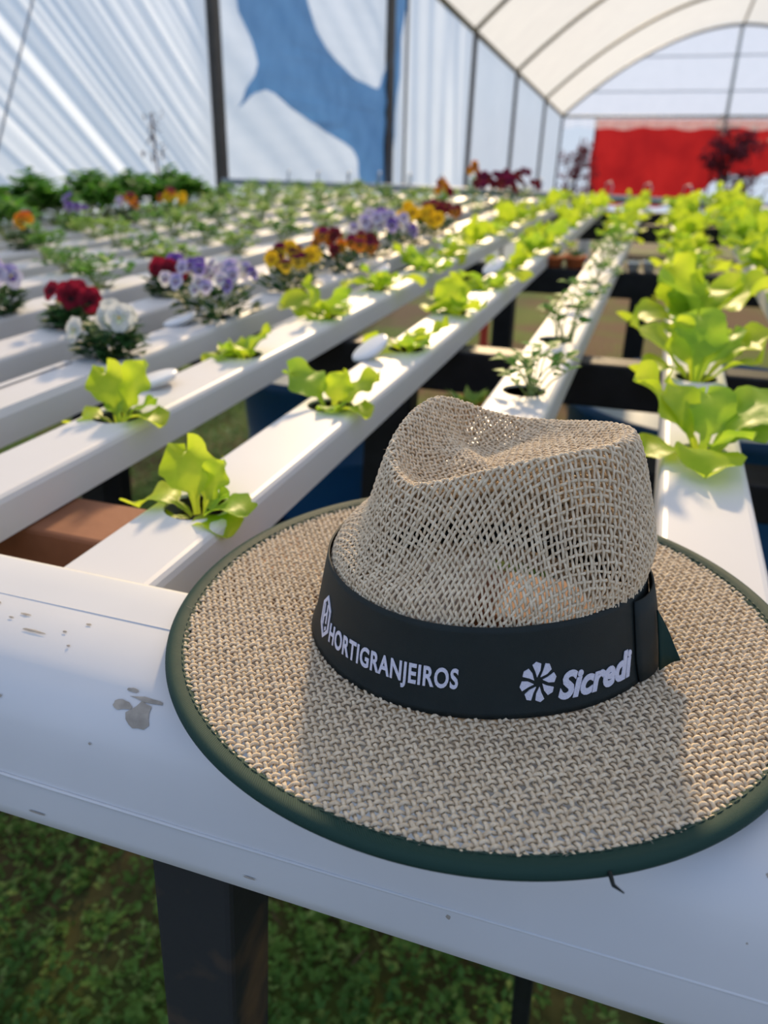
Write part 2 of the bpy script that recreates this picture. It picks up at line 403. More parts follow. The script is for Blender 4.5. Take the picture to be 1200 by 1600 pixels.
beam(1.13, 1.22, -.23, -.17, 'black_wood', 'low black plank under the channels holding the succulent pot', -.36, .5)

LEGS = []
def leg(x, y0, y1, top, label, wd=.05, lean=0.062, m='black_wood'):
    yb = (y0 + y1) / 2; LEGS.append(Vector((x - lean * (top - gz(yb)), yb, .085)))
    b = MB(); b.box(x - wd / 2, x + wd / 2, y0, y1, gz(yb) - .03, top, shear=lean)
    b.v = [(p[0] - lean * top, p[1], p[2]) for p in b.v]
    o = bevel(b.build('table_leg', M[m]), .004); tag(o, label, 'table leg', 'legs of the growing table')
leg(-.2125, .275, .33, -.112, 'worn dark wooden leg standing in grass under the front gutter', .055, m='leg_wood')
leg(-.034, .59, .63, -.115, 'thin dark leg under the gutter below the front of the hat', .02, -.02)
leg(-.425, 1.29, 1.345, -.131, 'black leg under the beam behind the hat crown, left of the crown', .085)
leg(-.03, 2.36, 2.42, -.131, 'black leg between the seedling channel and the channel beside the crown', .055, .0)
leg(-.42, 2.36, 2.42, -.131, 'black leg under the pot beam beside the red stake', .06, 0)
leg(-1.06, 1.29, 1.345, -.131, 'black leg on grass seen under the lettuce channels, beside the left tank', .05)
leg(-1.02, .51, .56, -.115, 'black leg of the brown beam at the left', .05)
leg(-.86, 1.0, 1.05, -.131, 'dark leg in the gap between the two lettuce channels', .05)
leg(.62, 1.29, 1.345, -.131, 'black leg right of the channel with big lettuces', .06)
leg(-1.9, 2.36, 2.42, -.131, 'black leg under the far left channels', .06)
leg(-1.9, 4.62, 4.68, -.131, 'black leg under the far left end of the channels', .06)
leg(.2, 4.62, 4.68, -.131, 'black leg under the far end of the right channels', .06)
b = MB(); b.tube([(-.60, 3.0, gz(3) - .03), (-.60, 3.0, -.2)], .017, 8)
tag(b.build('garden_stake', M['red_stake'], None, True), 'bright red stake standing in the grass under the channels', 'stake')

# ------------------------------------------------------------------ front gutter
GP = [(.378, -.020), (.377, -.006), (.372, -.005), (.335, -.0052), (.318, -.0062), (.302, -.009), (.288, -.0135), (.276, -.021), (.267, -.032), (.262, -.046), (.2585, -.062), (.2565, -.074), (.2550, -.090), (.2545, -.104), (.258, -.1075), (.30, -.108), (.372, -.106), (.376, -.10)]
def gut(s):
    """point on the gutter's outer profile, s in profile index units"""
    i = max(0, min(len(GP) - 2, int(s))); q = s - i
    a, b_ = GP[i], GP[i + 1]; c0 = (a[0] + (b_[0] - a[0]) * q, a[1] + (b_[1] - a[1]) * q)
    n = Vector((0, -(b_[1] - a[1]), (b_[0] - a[0]))).normalized() * -1
    return c0, n
prof = []
for i in range(len(GP) - 1):
    for q in (0, .5): prof.append(gut(i + q)[0])
prof.append(GP[-1])
v = []; nX = 60; gx0, gx1 = -2.6, 1.1
for i in range(nX + 1):
    x = gx0 + (gx1 - gx0) * i / nX
    for (y, z) in prof: v.append((x, y + .0007 * math.sin(x * 9 + z * 30), z + .0005 * math.sin(x * 7)))
n = len(prof)
f = [(i * n + j, (i + 1) * n + j, (i + 1) * n + (j + 1) % n, i * n + (j + 1) % n) for i in range(nX) for j in range(n)]
f += [tuple(range(n)), tuple(nX * n + j for j in range(n - 1, -1, -1))]
gt = tag(new_obj('collecting_gutter', mesh('collecting_gutter', v, f, M['gutter'])), 'white plastic gutter along the front of the table, under the hat', 'gutter')
# raised seam along the lower front face
b = MB(); b.tube([(gx0 + (gx1 - gx0) * i / 40, .2570 - .0004, -.0735 + .0012 * math.sin(i * .9)) for i in range(41)], .0011, 6); b.build('gutter_seam', M['gutter'], gt, True)
b = MB(); b.tube([(gx0 + (gx1 - gx0) * i / 40,   .3345, -.0056) for i in range(41)], .0005, 6); b.build('gutter_seam', M['gutter'], gt, True)
# dried splashes
def splash(x, s, rx, rs, seed, th=.0003):
    r = random.Random(seed); vs_ = []; fs = []
    nn = 14
    for k in range(nn):
        a = 2 * PI * k / nn; q = r.uniform(.75, 1.15)
        (y, z), nrm = gut(s + rs * q * math.sin(a)); vs_.append((x + rx * q * math.cos(a), y + nrm.y * th, z + nrm.z * th))
    (y, z), nrm = gut(s); vs_.append((x, y + nrm.y * th * 2, z + nrm.z * th * 2))
    fs = [(k, (k + 1) % nn, nn) for k in range(nn)]
    new_obj('mud_splash', mesh('mud_splash', vs_, fs, M['mud'], True), gt)
splash(-.2335, 7.0, .008, .55, 1); splash(-.246, 6.75, .006, .22, 2); splash(-.232, 6.35, .011, .10, 3); splash(-.243, 6.1, .004, .10, 4)
for i, (x, s, a, c) in enumerate([(-.40, 3.1, .006, .05), (-.372, 3.6, .004, .06), (-.345, 3.9, .004, .05), (-.33, 4.6, .009, .06), (-.352, 4.2, .002, .04), (-.31, 4.3, .0016, .05), (-.30, 3.7, .002, .05), (-.335, 7.5, .0012, .08), (-.325, 7.6, .0014, .08), (-.30, 4.9, .0012, .05), (-.26, 8.5, .001, .05), (-.05, 11.3, .0014, .1), (.085, 6.9, .0014, .08), (.08, 9.0, .0012, .08), (.075, 10.0, .001, .06), (-.30, 12.4, .006, .05), (-.16, 12.3, .004, .04)]):
    splash(x, s, a, c, 20 + i)

# ------------------------------------------------------------------ channels
Y0, Y1 = 0.3795, 4.75
CT, CB = -.015, -.055
CHANNELS = [  # x, first hole y, label
    ('B', -.340, .514, 'white lettuce channel passing right beside the hat brim'),
    ('A', -.550, .395, 'white lettuce channel between the pansies and the channel beside the hat'),
    ('C', -.135, .655, 'white channel of sparse seedlings running behind the hat crown'),
    ('D', .072, .50, 'white channel of big lettuces to the right of the crown'),
    ('E', .272, .65, 'white lettuce channel leaving the photo at its right edge'),
    ('F', .475, .50, 'white channel showing only its far end at the photo edge'),
    ('P1', -.722, .62, 'white channel full of coloured pansies next to the lettuces'),
    ('P2', -.905, .46, 'white channel with crimson pansies, just beyond the mixed pansies'),
    ('P3', -1.10, .50, 'second white channel beyond the mixed pansies, with lilac pansy'),
    ('P4', -1.295, .65, 'third white channel beyond the mixed pansies'),
    ('P5', -1.49, .50, 'fourth white channel beyond the mixed pansies'),
    ('P6', -1.685, .65, 'fifth white channel beyond the mixed pansies'),
    ('P7', -1.88, .50, 'sixth white channel beyond the mixed pansies'),
    ('P8', -2.08, .65, 'seventh white channel beyond the mixed pansies, under tall greens'),
    ('P9', -2.28, .50, 'last white channel, by the film wall under tall greens'),
]
HOLES = {}
def make_channel(x, y_first, label):
    hs = []; y = y_first
    while y < Y1 - .1: hs.append(y); y += .2985
    R = .0275; hw = .0325; nseg = 24
    sec = [(-.040, CB), (-.040, CT - .008), (-.0385, CT - .0035), (-.036, CT - .001), (-hw, CT)]
    b = MB()
    ys = [Y0]
    for h in hs: ys += [h - hw, h + hw]
    ys.append(Y1)
    for sgn in (1, -1):
        vv = [(sgn * a, yy, z) for yy in ys for a, z in sec]; n = len(sec)
        ff = []
        for j in range(len(ys) - 1):
            for i in range(n - 1):
                q = (j * n + i, j * n + i + 1, (j + 1) * n + i + 1, (j + 1) * n + i)
                ff.append(q if sgn > 0 else q[::-1])
        b.add(vv, ff)
    for j in range(0, len(ys) - 1, 2):
        b.add([(-hw, ys[j], CT), (hw, ys[j], CT), (hw, ys[j + 1], CT), (-hw, ys[j + 1], CT)], [(0, 1, 2, 3)])
    for h in hs:
        vv = []; ff = []
        for k in range(nseg):
            a = 2 * PI * k / nseg; c, s = math.cos(a), math.sin(a); m = hw / max(abs(c), abs(s))
            vv += [(c * m, h + s * m, CT), (c * R, h + s * R, CT), (c * R, h + s * R, CT - .003)]
        for k in range(nseg):
            k2 = (k + 1) % nseg
            ff += [(k * 3, k2 * 3, k2 * 3 + 1, k * 3 + 1), (k * 3 + 1, k2 * 3 + 1, k2 * 3 + 2, k * 3 + 2)]
        b.add(vv, ff)
    b.add([(-.04, Y0, CB), (.04, Y0, CB), (.04, Y1, CB), (-.04, Y1, CB)], [(0, 3, 2, 1)])
    for yy in (Y0, Y1):
        b.add([(a, yy, z) for a, z in sec] + [(-a, yy, z) for a, z in sec[::-1]], [tuple(range(10))])
    o = b.build('growing_channel', M['pvc'], None, False)
    me = o.data
    bm = bmesh.new(); bm.from_mesh(me); bmesh.ops.remove_doubles(bm, verts=bm.verts[:], dist=1e-5); bmesh.ops.recalc_face_normals(bm, faces=bm.faces[:]); bm.to_mesh(me); bm.free()
    o.location.x = x
    tag(o, label, 'channel', 'white growing channels')
    g = MB(); g.box(-.038, .038, Y0 + .004, Y1 - .004, CB + .002, CB + .008); g.build('shaded_root_film', M['root_shade'], o)
    return o, hs
CH = {}
for (k, x, y0, lab) in CHANNELS:
    CH[k], HOLES[k] = make_channel(x, y0, lab)
# raised joint sleeve on the pansy channel near its front
b = MB()
for sgn in (1, -1):
    sec = [(.0415 * sgn, CB), (.0415 * sgn, CT - .007), (.0375 * sgn, CT + .002), (.026 * sgn, CT + .0022)]
    vv = [(a, yy, z) for yy in (Y0, .865) for a, z in sec] + [(a * .97, yy, z - .0018) for yy in (Y0, .865) for a, z in sec]
    b.add(vv, [(i, i + 1, i + 5, i + 4) for i in range(3)] + [(4 + i, 5 + i, 13 + i, 12 + i) for i in range(3)] + [(i, 8 + i, 9 + i, 1 + i) for i in range(3)])
b.build('joint_sleeve', M['pvc'], CH['P1'])

# header pipe at the far ends
hp = empty('feed_pipe', (0, 4.84, 0), 'grey feed pipe running across the far ends of the channels', 'pipe')
b = MB(); b.tube([(-2.75, 0, .028), (-1.6, 0, .020), (-.6, 0, .002), (0, 0, -.012), (.9, 0, -.034)], .021, 10); b.build('pipe_run', M['grey_pipe'], hp, True)
for i, (k, x, y0, lab) in enumerate(CHANNELS):
    z = .02 - .026 * max(0, (x + 1.6)) / 1.6
    b = MB(); b.tube([(x, 0, z + .02), (x + .01, -.02, z + .075), (x + .035, -.06, z + .085), (x + .05, -.10, z + .06), (x + .03, -.12, CT + .004)], .004, 6); b.build('drip_tube', M['grey_pipe'], hp, True)
b = MB(); b.tube([(-.42, 4.90, gz(4.9) - .02), (-.42, 4.90, -.03)], .035, 10)
tag(b.build('drain_pipe', M['pvc'], None, True), 'white upright pipe standing behind the far ends of the lettuce channels', 'pipe')

# ------------------------------------------------------------------ hat
HC = (-.0723, .400); HR = .1864
CC = (-.070, .402)
hat = empty('straw_hat', (HC[0], HC[1], 0), 'woven straw hat with dark green rim and lettered ribbon on the gutter', 'hat')
def put(o): o.location = (-HC[0], -HC[1], 0); return o     # parts are modelled in world coordinates

def yarn(V, F, P, Nn, r, seg=5):
    """append a tube along P (n,3) with normals Nn to the arrays"""
    n = len(P)
    if n < 2: return
    T = np.gradient(P, axis=0); T /= np.linalg.norm(T, axis=1, keepdims=True) + 1e-12
    B = np.cross(T, Nn); B /= np.linalg.norm(B, axis=1, keepdims=True) + 1e-12
    A = np.cross(B, T)
    ang = np.arange(seg) * 2 * PI / seg
    rr = (r * (1 + .13 * npr.randn(n)))[:, None, None]
    ring = P[:, None, :] + rr * (1.12 * np.cos(ang)[None, :, None] * B[:, None, :] + .88 * np.sin(ang)[None, :, None] * A[:, None, :])
    base = sum(len(q) for q in V)
    V.append(ring.reshape(-1, 3))
    i = np.arange(n - 1)[:, None] * seg; k = np.arange(seg)[None, :]
    k2 = (k + 1) % seg
    F.append((np.stack([i + k, i + k2, i + seg + k2, i + seg + k], -1) + base).reshape(-1, 4))

def fast_mesh(name, V, F, m):
    V = np.concatenate(V); F = np.concatenate(F)
    me = bpy.data.meshes.new(name)
    me.vertices.add(len(V)); me.vertices.foreach_set('co', V.astype(np.float32).ravel())
    me.loops.add(F.size); me.loops.foreach_set('vertex_index', F.astype(np.int32).ravel())
    me.polygons.add(len(F)); me.polygons.foreach_set('loop_start', (np.arange(len(F)) * 4).astype(np.int32))
    me.polygons.foreach_set('use_smooth', np.ones(len(F), bool))
    me.materials.append(m); me.update(calc_edges=True); me.validate()
    return me

# --- brim weave
def brim_z(x, y): return .0012 * np.sin(3 * np.arctan2(y, x) + 1) * (np.hypot(x, y) / HR) ** 2
V = []; F = []
PB = .0038; phi = math.radians(33); ns = 4
for dirn in (0, 1):
    cnt = int(HR / PB) + 1
    for i in range(-cnt, cnt + 1):
        u = i * PB + npr.randn() * .00025
        if abs(u) >= HR - .004: continue
        half = math.sqrt((HR - .004) ** 2 - u * u)
        t = np.arange(-half, half, PB / ns)
        inner = np.hypot(u, t) > .080
        amp = .0011
        z = amp * np.cos(PI * t / PB + PI * (i + dirn))
        uu = u + .00035 * np.sin(t * 90 + i * 1.7) + .0002 * np.sin(t * 333 + i * 3.1)
        X = uu if dirn == 0 else t; Yv = t if dirn == 0 else uu
        wx = X * math.cos(phi) - Yv * math.sin(phi); wy = X * math.sin(phi) + Yv * math.cos(phi)
        P = np.stack([wx + HC[0], wy + HC[1], z + brim_z(wx, wy) + .0010], 1)
        Nn = np.tile([0, 0, 1.0], (len(P), 1))
        r = .00089 + .00014 * npr.rand()
        idx = np.where(inner)[0]
        if len(idx) == 0: continue
        for grp in np.split(idx, np.where(np.diff(idx) > 1)[0] + 1): yarn(V, F, P[grp], Nn[grp], r)
o = put(new_obj('brim_weave', fast_mesh('brim_weave', V, F, M['straw']), hat)); o['kind'] = 'stuff'

# --- crown surface as a table over angle and profile parameter
NT = 720
th = np.arange(NT) * 2 * PI / NT
def per(tab):
    a = np.radians([q[0] for q in tab]); b_ = np.array([q[1] for q in tab], float)
    o_ = np.argsort(a % (2 * PI)); a = (a % (2 * PI))[o_]; b_ = b_[o_]
    y = np.interp(th, np.r_[a[-1] - 2 * PI, a, a[0] + 2 * PI], np.r_[b_[-1], b_, b_[0]])
    k = np.hanning(61); k /= k.sum()
    return np.convolve(np.r_[y[-60:], y, y[:60]], k, 'same')[60:-60]
# base, ribbon-top, rim radius and rim height around the crown centre CC
r_base = per([(0, .0985), (45, .095), (90, .0925), (135, .095), (180, .0985), (205, .1015), (230, .1005), (257, .0965), (281, .0915), (300, .0900), (325, .0935), (342, .0975)])
RIM = [  # angle, radius, height
    (0, .072, .128), (-18, .069, .130), (-38, .063, .130), (-62, .057, .127), (-82, .056, .121), (-105, .059, .112), (-124, .062, .104), (-140, .061, .106), (-160, .056, .115), (180, .050, .124),
    (160, .047, .129), (146, .048, .129), (125, .052, .123), (105, .055, .114), (85, .055, .111), (60, .060, .113), (35, .066, .120), (15, .071, .126)]
r_rim = per([(a, b_) for a, b_, c in RIM]); z_rim = per([(a, c) for a, b_, c in RIM])
z_dish = per([(0, .117), (-40, .111), (-85, .101), (-120, .094), (-150, .099), (180, .107), (150, .108), (120, .097), (90, .100), (60, .107), (30, .114)])
dent = per([(0, 0), (-30, .000), (-55, -.004), (-80, -.010), (-100, -.008), (-125, -.002), (-150, -.011), (180, -.016), (155, -.014), (120, -.010), (90, -.008), (60, -.004)])
KR = [np.zeros(NT), np.zeros(NT), .42 * r_rim, .76 * r_rim, r_rim * .97, r_rim * 1.045,
      r_rim + .30 * (r_base - r_rim) + .004 + dent * .6, r_rim + .55 * (r_base - r_rim) + .004 + dent, r_rim + .80 * (r_base - r_rim) + .003 + dent * .5 - .003 * np.abs(np.cos(th)), r_base - .0042 - .006 * np.cos(th) ** 2, r_base - .0036 - .004 * np.cos(th) ** 2, r_base - .003]
zc = .101
KZ = [np.full(NT, zc), np.full(NT, zc), zc + (z_dish - zc) * .7, z_dish, z_rim * 1.012 + .002, z_rim * 1.0 + .001,
      z_rim * .80, z_rim * .60, z_rim * .20 + .05 * .8, np.full(NT, .050), np.full(NT, .022), np.full(NT, 0.0)]
KR = np.array(KR); KZ = np.array(KZ)
NP = 181
def bspl(K, t):
    K = np.concatenate([K[:1], K, K[-1:]]); n = len(K) - 3
    tt = t * n; i = np.minimum(tt.astype(int), n - 1); q = (tt - i)[:, None]
    b0 = (1 - q) ** 3 / 6; b1 = (3 * q ** 3 - 6 * q ** 2 + 4) / 6; b2 = (-3 * q ** 3 + 3 * q ** 2 + 3 * q + 1) / 6; b3 = q ** 3 / 6
    return b0 * K[i] + b1 * K[i + 1] + b2 * K[i + 2] + b3 * K[i + 3]
tp = np.linspace(0, 1, NP)
SR = bspl(KR, tp); SZ = bspl(KZ, tp)                       # (NP, NT)
SX = CC[0] + SR * np.cos(th)[None]; SY = CC[1] + SR * np.sin(th)[None]
SURF = np.stack([SX, SY, SZ], -1)
SURF = np.concatenate([SURF, SURF[:, :1]], 1)
dt_ = np.gradient(SURF, axis=1); dp = np.gradient(SURF, axis=0)
NRM = np.cross(dp, dt_); NRM /= np.linalg.norm(NRM, axis=2, keepdims=True) + 1e-12
NRM[:3] = NRM[3:4]
# flat-sheet radius for each profile parameter (side cells stretched along the profile)
ds = np.linalg.norm(np.diff(SURF.mean(1) * 0 + np.stack([SR.mean(1), SR.mean(1) * 0, SZ.mean(1)], 1), axis=0), axis=1)
s_arc = np.r_[0, np.cumsum(ds)]
s_rim = .066
rho = np.where(s_arc < s_rim, s_arc, s_rim + (s_arc - s_rim) / 1.55)
RHO_MAX = np.interp(.025, SZ.mean(1)[::-1], rho[::-1])
def on_crown(u, v_):
    rr = np.hypot(u, v_); tt = np.arctan2(v_, u) % (2 * PI)
    a = np.interp(rr, rho, np.arange(NP)); bq = tt / (2 * PI) * NT
    i = np.minimum(a.astype(int), NP - 2); j = np.minimum(bq.astype(int), NT - 1); p = (a - i)[:, None]; q = (bq - j)[:, None]
    def bl(T): return (T[i, j] * (1 - p) * (1 - q) + T[i + 1, j] * p * (1 - q) + T[i, j + 1] * (1 - p) * q + T[i + 1, j + 1] * p * q)
    return bl(SURF), bl(NRM)
V = []; F = []
PC = .0028; phi = math.radians(47)
for dirn in (0, 1):
    cnt = int(RHO_MAX / PC) + 1
    for i in range(-cnt, cnt + 1):
        u = i * PC + npr.randn() * .0002
        if abs(u) >= RHO_MAX: continue
        half = math.sqrt(RHO_MAX ** 2 - u * u)
        t = np.arange(-half, half, PC / ns)
        if len(t) < 6: continue
        uu = u + .0003 * np.sin(t * 110 + i * 1.3) + .0002 * np.sin(t * 317 + i * 2.1)
        X = uu if dirn == 0 else t; Yv = t if dirn == 0 else uu
        a = X * math.cos(phi) - Yv * math.sin(phi); b_ = X * math.sin(phi) + Yv * math.cos(phi)
        P, Nn = on_crown(a, b_)
        P = P + Nn * (.00062 * np.cos(PI * t / PC + PI * (i + dirn)))[:, None]
        yarn(V, F, P, Nn, .00068 + .00011 * npr.rand())
o = put(new_obj('crown_weave', fast_mesh('crown_weave', V, F, M['straw']), hat)); o['kind'] = 'stuff'

# --- loose fibres
b = MB(); fr = random.Random(11)
for i in range(420):
    if i < 230:
        a = fr.uniform(0, 2 * PI); r = fr.uniform(.105, .178); p = Vector((HC[0] + r * math.cos(a), HC[1] + r * math.sin(a), .002)); nn = Vector((0, 0, 1))
    else:
        P, Nn = on_crown(np.array([fr.uniform(-.12, .12)]), np.array([fr.uniform(-.12, .12)])); p = Vector(P[0]); nn = Vector(Nn[0])
        if p.z < .055: continue
    d = Vector((fr.gauss(0, 1), fr.gauss(0, 1), fr.gauss(0, 1))); d = (d - nn * d.dot(nn)).normalized(); L = fr.uniform(.003, .008)
    b.tube([p, p + d * L * .5 + nn * fr.uniform(.0008, .002), p + d * L + nn * fr.uniform(.0, .003)], [.00010, .00009, .00004], 3, cap=False)
o = put(b.build('loose_fibre', M['fibre'], hat)); o['kind'] = 'stuff'

# --- rim binding (folded twill tape) with UVs for the twill
na, nb_ = 260, 20; v = []; uvs = []
for i in range(na + 1):
    a = 2 * PI * i / na
    for k in range(nb_ + 1):
        q = 2 * PI * k / nb_
        rx = .0062 if math.cos(q) < 0 else .0042
        rz = .0036 * (1 - .45 * max(0, -math.cos(q)))
        wob = .00025 * math.sin(a * 61) * max(0, -math.cos(q))
        r = HR - .0042 + rx * math.cos(q) * (1.35 if math.cos(q) < 0 else 1)
        x = r * math.cos(a); y = r * math.sin(a)
        v.append((HC[0] + x, HC[1] + y, .0008 + rz * math.sin(q) + wob + float(brim_z(np.float64(x), np.float64(y)))))
        uvs.append((i / na * 95 * 6, k / nb_ * 3.2 * 6))
f = [(i * (nb_ + 1) + k, i * (nb_ + 1) + k + 1, (i + 1) * (nb_ + 1) + k + 1, (i + 1) * (nb_ + 1) + k) for i in range(na) for k in range(nb_)]
me = mesh('rim_binding', v, f, M['twill'])
ul = me.uv_layers.new(name='uv')
for L_ in me.loops: ul.data[L_.index].uv = uvs[L_.vertex_index]
rb = put(new_obj('rim_binding', me, hat))
b = MB()
for i in range(190):
    a0 = 2 * PI * (i + .12) / 190; a1 = 2 * PI * (i + .80) / 190; r = HR - .0096
    pts = []
    for q in (0, .5, 1):
        a = a0 + (a1 - a0) * q; x = r * math.cos(a); y = r * math.sin(a)
        pts.append((HC[0] + x, HC[1] + y, .0008 + .0021 + .0004 * math.sin(PI * q) + float(brim_z(np.float64(x), np.float64(y)))))
    b.tube(pts, .00032, 5)
o = b.build('stitching', M['stitch'], rb, True); o['kind'] = 'stuff'
# frayed thread end sticking out below the rim
b = MB(); a = math.radians(-61); p = Vector((HC[0] + .186 * math.cos(a), HC[1] + .186 * math.sin(a), .001))
b.tube([p, p + Vector((.002, -.005, -.001)), p + Vector((.006, -.009, .001))], [.0011, .0009, .0003], 6); put(b.build('frayed_thread', M['ribbon'], hat, True))

# --- ribbon round the crown
BH = .0505
rb_j = lambda a: np.interp(a % (2 * PI), np.r_[th, 2 * PI], np.r_[r_base, r_base[0]])
def band(a, h, off=0.0):
    r = float(rb_j(a)) + .0022 + off - (.0045 + .0060 * math.cos(a) ** 2) * (h / BH) + .0015 * max(0, 1 - h / .012) ** 2
    return Vector((CC[0] + r * math.cos(a), CC[1] + r * math.sin(a), .0022 + h))
v = []; na = 240; hs_ = [0, .003, .008, .016, .024, .032, .040, .047, BH]
for side in (0, -.0011):
    for i in range(na):
        a = 2 * PI * i / na
        for h in hs_: v.append(band(a, h, side))
n = len(hs_); f = []
for i in range(na):
    j = (i + 1) % na
    for k in range(n - 1):
        f.append((i * n + k, j * n + k, j * n + k + 1, i * n + k + 1))
    f.append((i * n + n - 1, j * n + n - 1, na * n + j * n + n - 1, na * n + i * n + n - 1))
    f.append((i * n, na * n + i * n, na * n + j * n, j * n))
rib = put(new_obj('ribbon', mesh('ribbon', v, f, M['ribbon']), hat))
# bow fold and pointed tail at the side
b = MB(); nn = 14; hh = [0.001, .012, .025, .038, .0475]
vv = []
for k in range(nn + 1):
    q = k / nn; a = math.radians(-21 + 27 * q); bul = .0105 * math.sin(PI * min(1, q * 1.15) ** .8) if q < .87 else .0105 * math.sin(PI * 1.0) 
    bul = .0036 * (math.sin(PI * q ** .75))
    for h in hh: vv.append(band(a, h, .0015 + bul * (.75 + .5 * math.sin(PI * h / BH))))
b.add(vv, [(k * 5 + j, (k + 1) * 5 + j, (k + 1) * 5 + j + 1, k * 5 + j + 1) for k in range(nn) for j in range(4)])
o = put(b.build('bow_fold', M['ribbon'], hat, True)); o.modifiers.new('thick', 'SOLIDIFY').thickness = .0012
b = MB()
p0 = band(math.radians(-10), .036, .006); p1 = band(math.radians(-14), .004, .007)
tip = Vector((.0440, .381, .012)); q0 = band(math.radians(2), .030, .004)
vv = []
for k in range(9):
    q = k / 8
    for j in range(5):
        s = j / 4; a = p0.lerp(p1, s); c = a.lerp(tip, q); c.z += .002 * math.sin(PI * s) * (1 - q); c.y += .0022 * math.sin(PI * q)
        vv.append(c)
b.add(vv, [(k * 5 + j, (k + 1) * 5 + j, (k + 1) * 5 + j + 1, k * 5 + j + 1) for k in range(8) for j in range(4)])
o = put(b.build('ribbon_tail', M['twill'], hat, True)); o.modifiers.new('thick', 'SOLIDIFY').thickness = .0012

# --- embroidery: text wrapped on the ribbon
def arc_angle(a0, s):
    """angle reached after running s metres along the ribbon from a0"""
    a = a0; step = .0005 if s > 0 else -.0005; n_ = int(abs(s) / .0005)
    for _ in range(n_): a += step / (float(rb_j(a)) - .001)
    return a + (s - n_ * step) / float(rb_j(a))
def wrap(me, a0, h0, slope=0.0):
    cache = {}
    for vtx in me.vertices:
        s, h, d = vtx.co.x, vtx.co.y, vtx.co.z
        k = round(s * 4000)
        if k not in cache: cache[k] = arc_angle(a0, k / 4000)
        vtx.co = band(cache[k] + (s - k / 4000) / .09, h0 + h + slope * s, .0002 + max(0, d))
def text_mesh(name, body, size, bold, sx, shear=0.0, spacing=1.0):
    cu = bpy.data.curves.new(name, 'FONT'); cu.body = body; cu.size = size; cu.offset = bold; cu.extrude = .00035; cu.shear = shear; cu.space_character = spacing
    cu.bevel_depth = .00012; cu.bevel_resolution = 0; cu.resolution_u = 4
    t = bpy.data.objects.new(name, cu); C.objects.link(t); bpy.context.view_layer.update()
    me = bpy.data.meshes.new_from_object(t.evaluated_get(bpy.context.evaluated_depsgraph_get()))
    bpy.data.objects.remove(t)
    xs = [q.co.x for q in me.vertices]; x0 = min(xs)
    for q in me.vertices: q.co.x = (q.co.x - x0) * sx; q.co.z = max(0, q.co.z) + .0002
    me.materials.clear(); me.materials.append(M['thread_w'])
    return me
def width(me): return max(q.co.x for q in me.vertices)
def lettering(name, body, size, bold, total, a0, h0, slope=0, shear=0, spacing=1.0):
    me = text_mesh(name, body, size, bold, 1.0, shear, spacing); k = total / width(me)
    for q in me.vertices: q.co.x *= k
    wrap(me, a0, h0, slope); put(new_obj(name, me, hat))
def shape(name, polys, a0, h0, th_=.0005):
    b = MB()
    for P in polys:
        n_ = len(P); b.add([(x, y, 0) for x, y in P] + [(x, y, th_) for x, y in P], [tuple(range(n_, 2 * n_))] + [(i, (i + 1) % n_, n_ + (i + 1) % n_, n_ + i) for i in range(n_)])
    me = mesh(name, b.v, b.f, M['thread_w'], False); wrap(me, a0, h0); return put(new_obj(name, me, hat))

lettering('maker_lettering', 'HORTIGRANJEIROS', .0158, .00030, .0835, math.radians(224.5), .0120, .055, 0, 1.08)
# hexagonal emblem with an H and a small sprig
hexo = [(.0075 * math.cos(math.radians(q)) , .0135 + .0135 * math.sin(math.radians(q))) for q in range(90, 450, 60)]
hexi = [(x * .74, .0135 + (y - .0135) * .80) for x, y in hexo]
polys = [[hexo[i], hexi[i], hexi[(i + 1) % 6], hexo[(i + 1) % 6]] for i in range(6)]
polys += [[(-.0036, .0075), (-.0022, .0075), (-.0022, .0205), (-.0036, .0205)], [(.0010, .0100), (.0024, .0100), (.0024, .0215), (.0010, .0215)], [(-.0022, .0120), (.0010, .0150), (.0010, .0168), (-.0022, .0138)],
          [(.0012, .0052), (.0028, .0066), (.0026, .0086), (.0008, .0076)]]
shape('maker_emblem', [p[::-1] if False else p for p in polys], math.radians(219.5), .0085)
lettering('sponsor_lettering', 'Sicredi', .0205, .00075, .0490, math.radians(306.3), .0085, -.012, .28, 1.0)
pw = []
for k in range(8):
    a = 2 * PI * k / 8 + .25
    def pt(r, d): return (r * math.cos(a + d) * .95, r * math.sin(a + d) * 1.15)
    pw.append([pt(.0026, .10), pt(.0058, -.38), pt(.0090, -.36), pt(.0101, -.08), pt(.0094, .16), pt(.0056, .10)])
shape('sponsor_emblem', [p for p in pw], math.radians(299.3), .0195)

# ------------------------------------------------------------------ plants
def proj(p):
    d = Vector(p) - Vector((0, 0, CAM_H)); c = (d.dot(right), d.dot(down), d.dot(fwd))
    return (600 + 1210 * c[0] / c[2], 800 + 1210 * c[1] / c[2]) if c[2] > .05 else (-9999, -9999)
def in_view(p, m=70):
    q = proj(p); return -m < q[0] < 1200 + m and -m < q[1] < 1600 + m

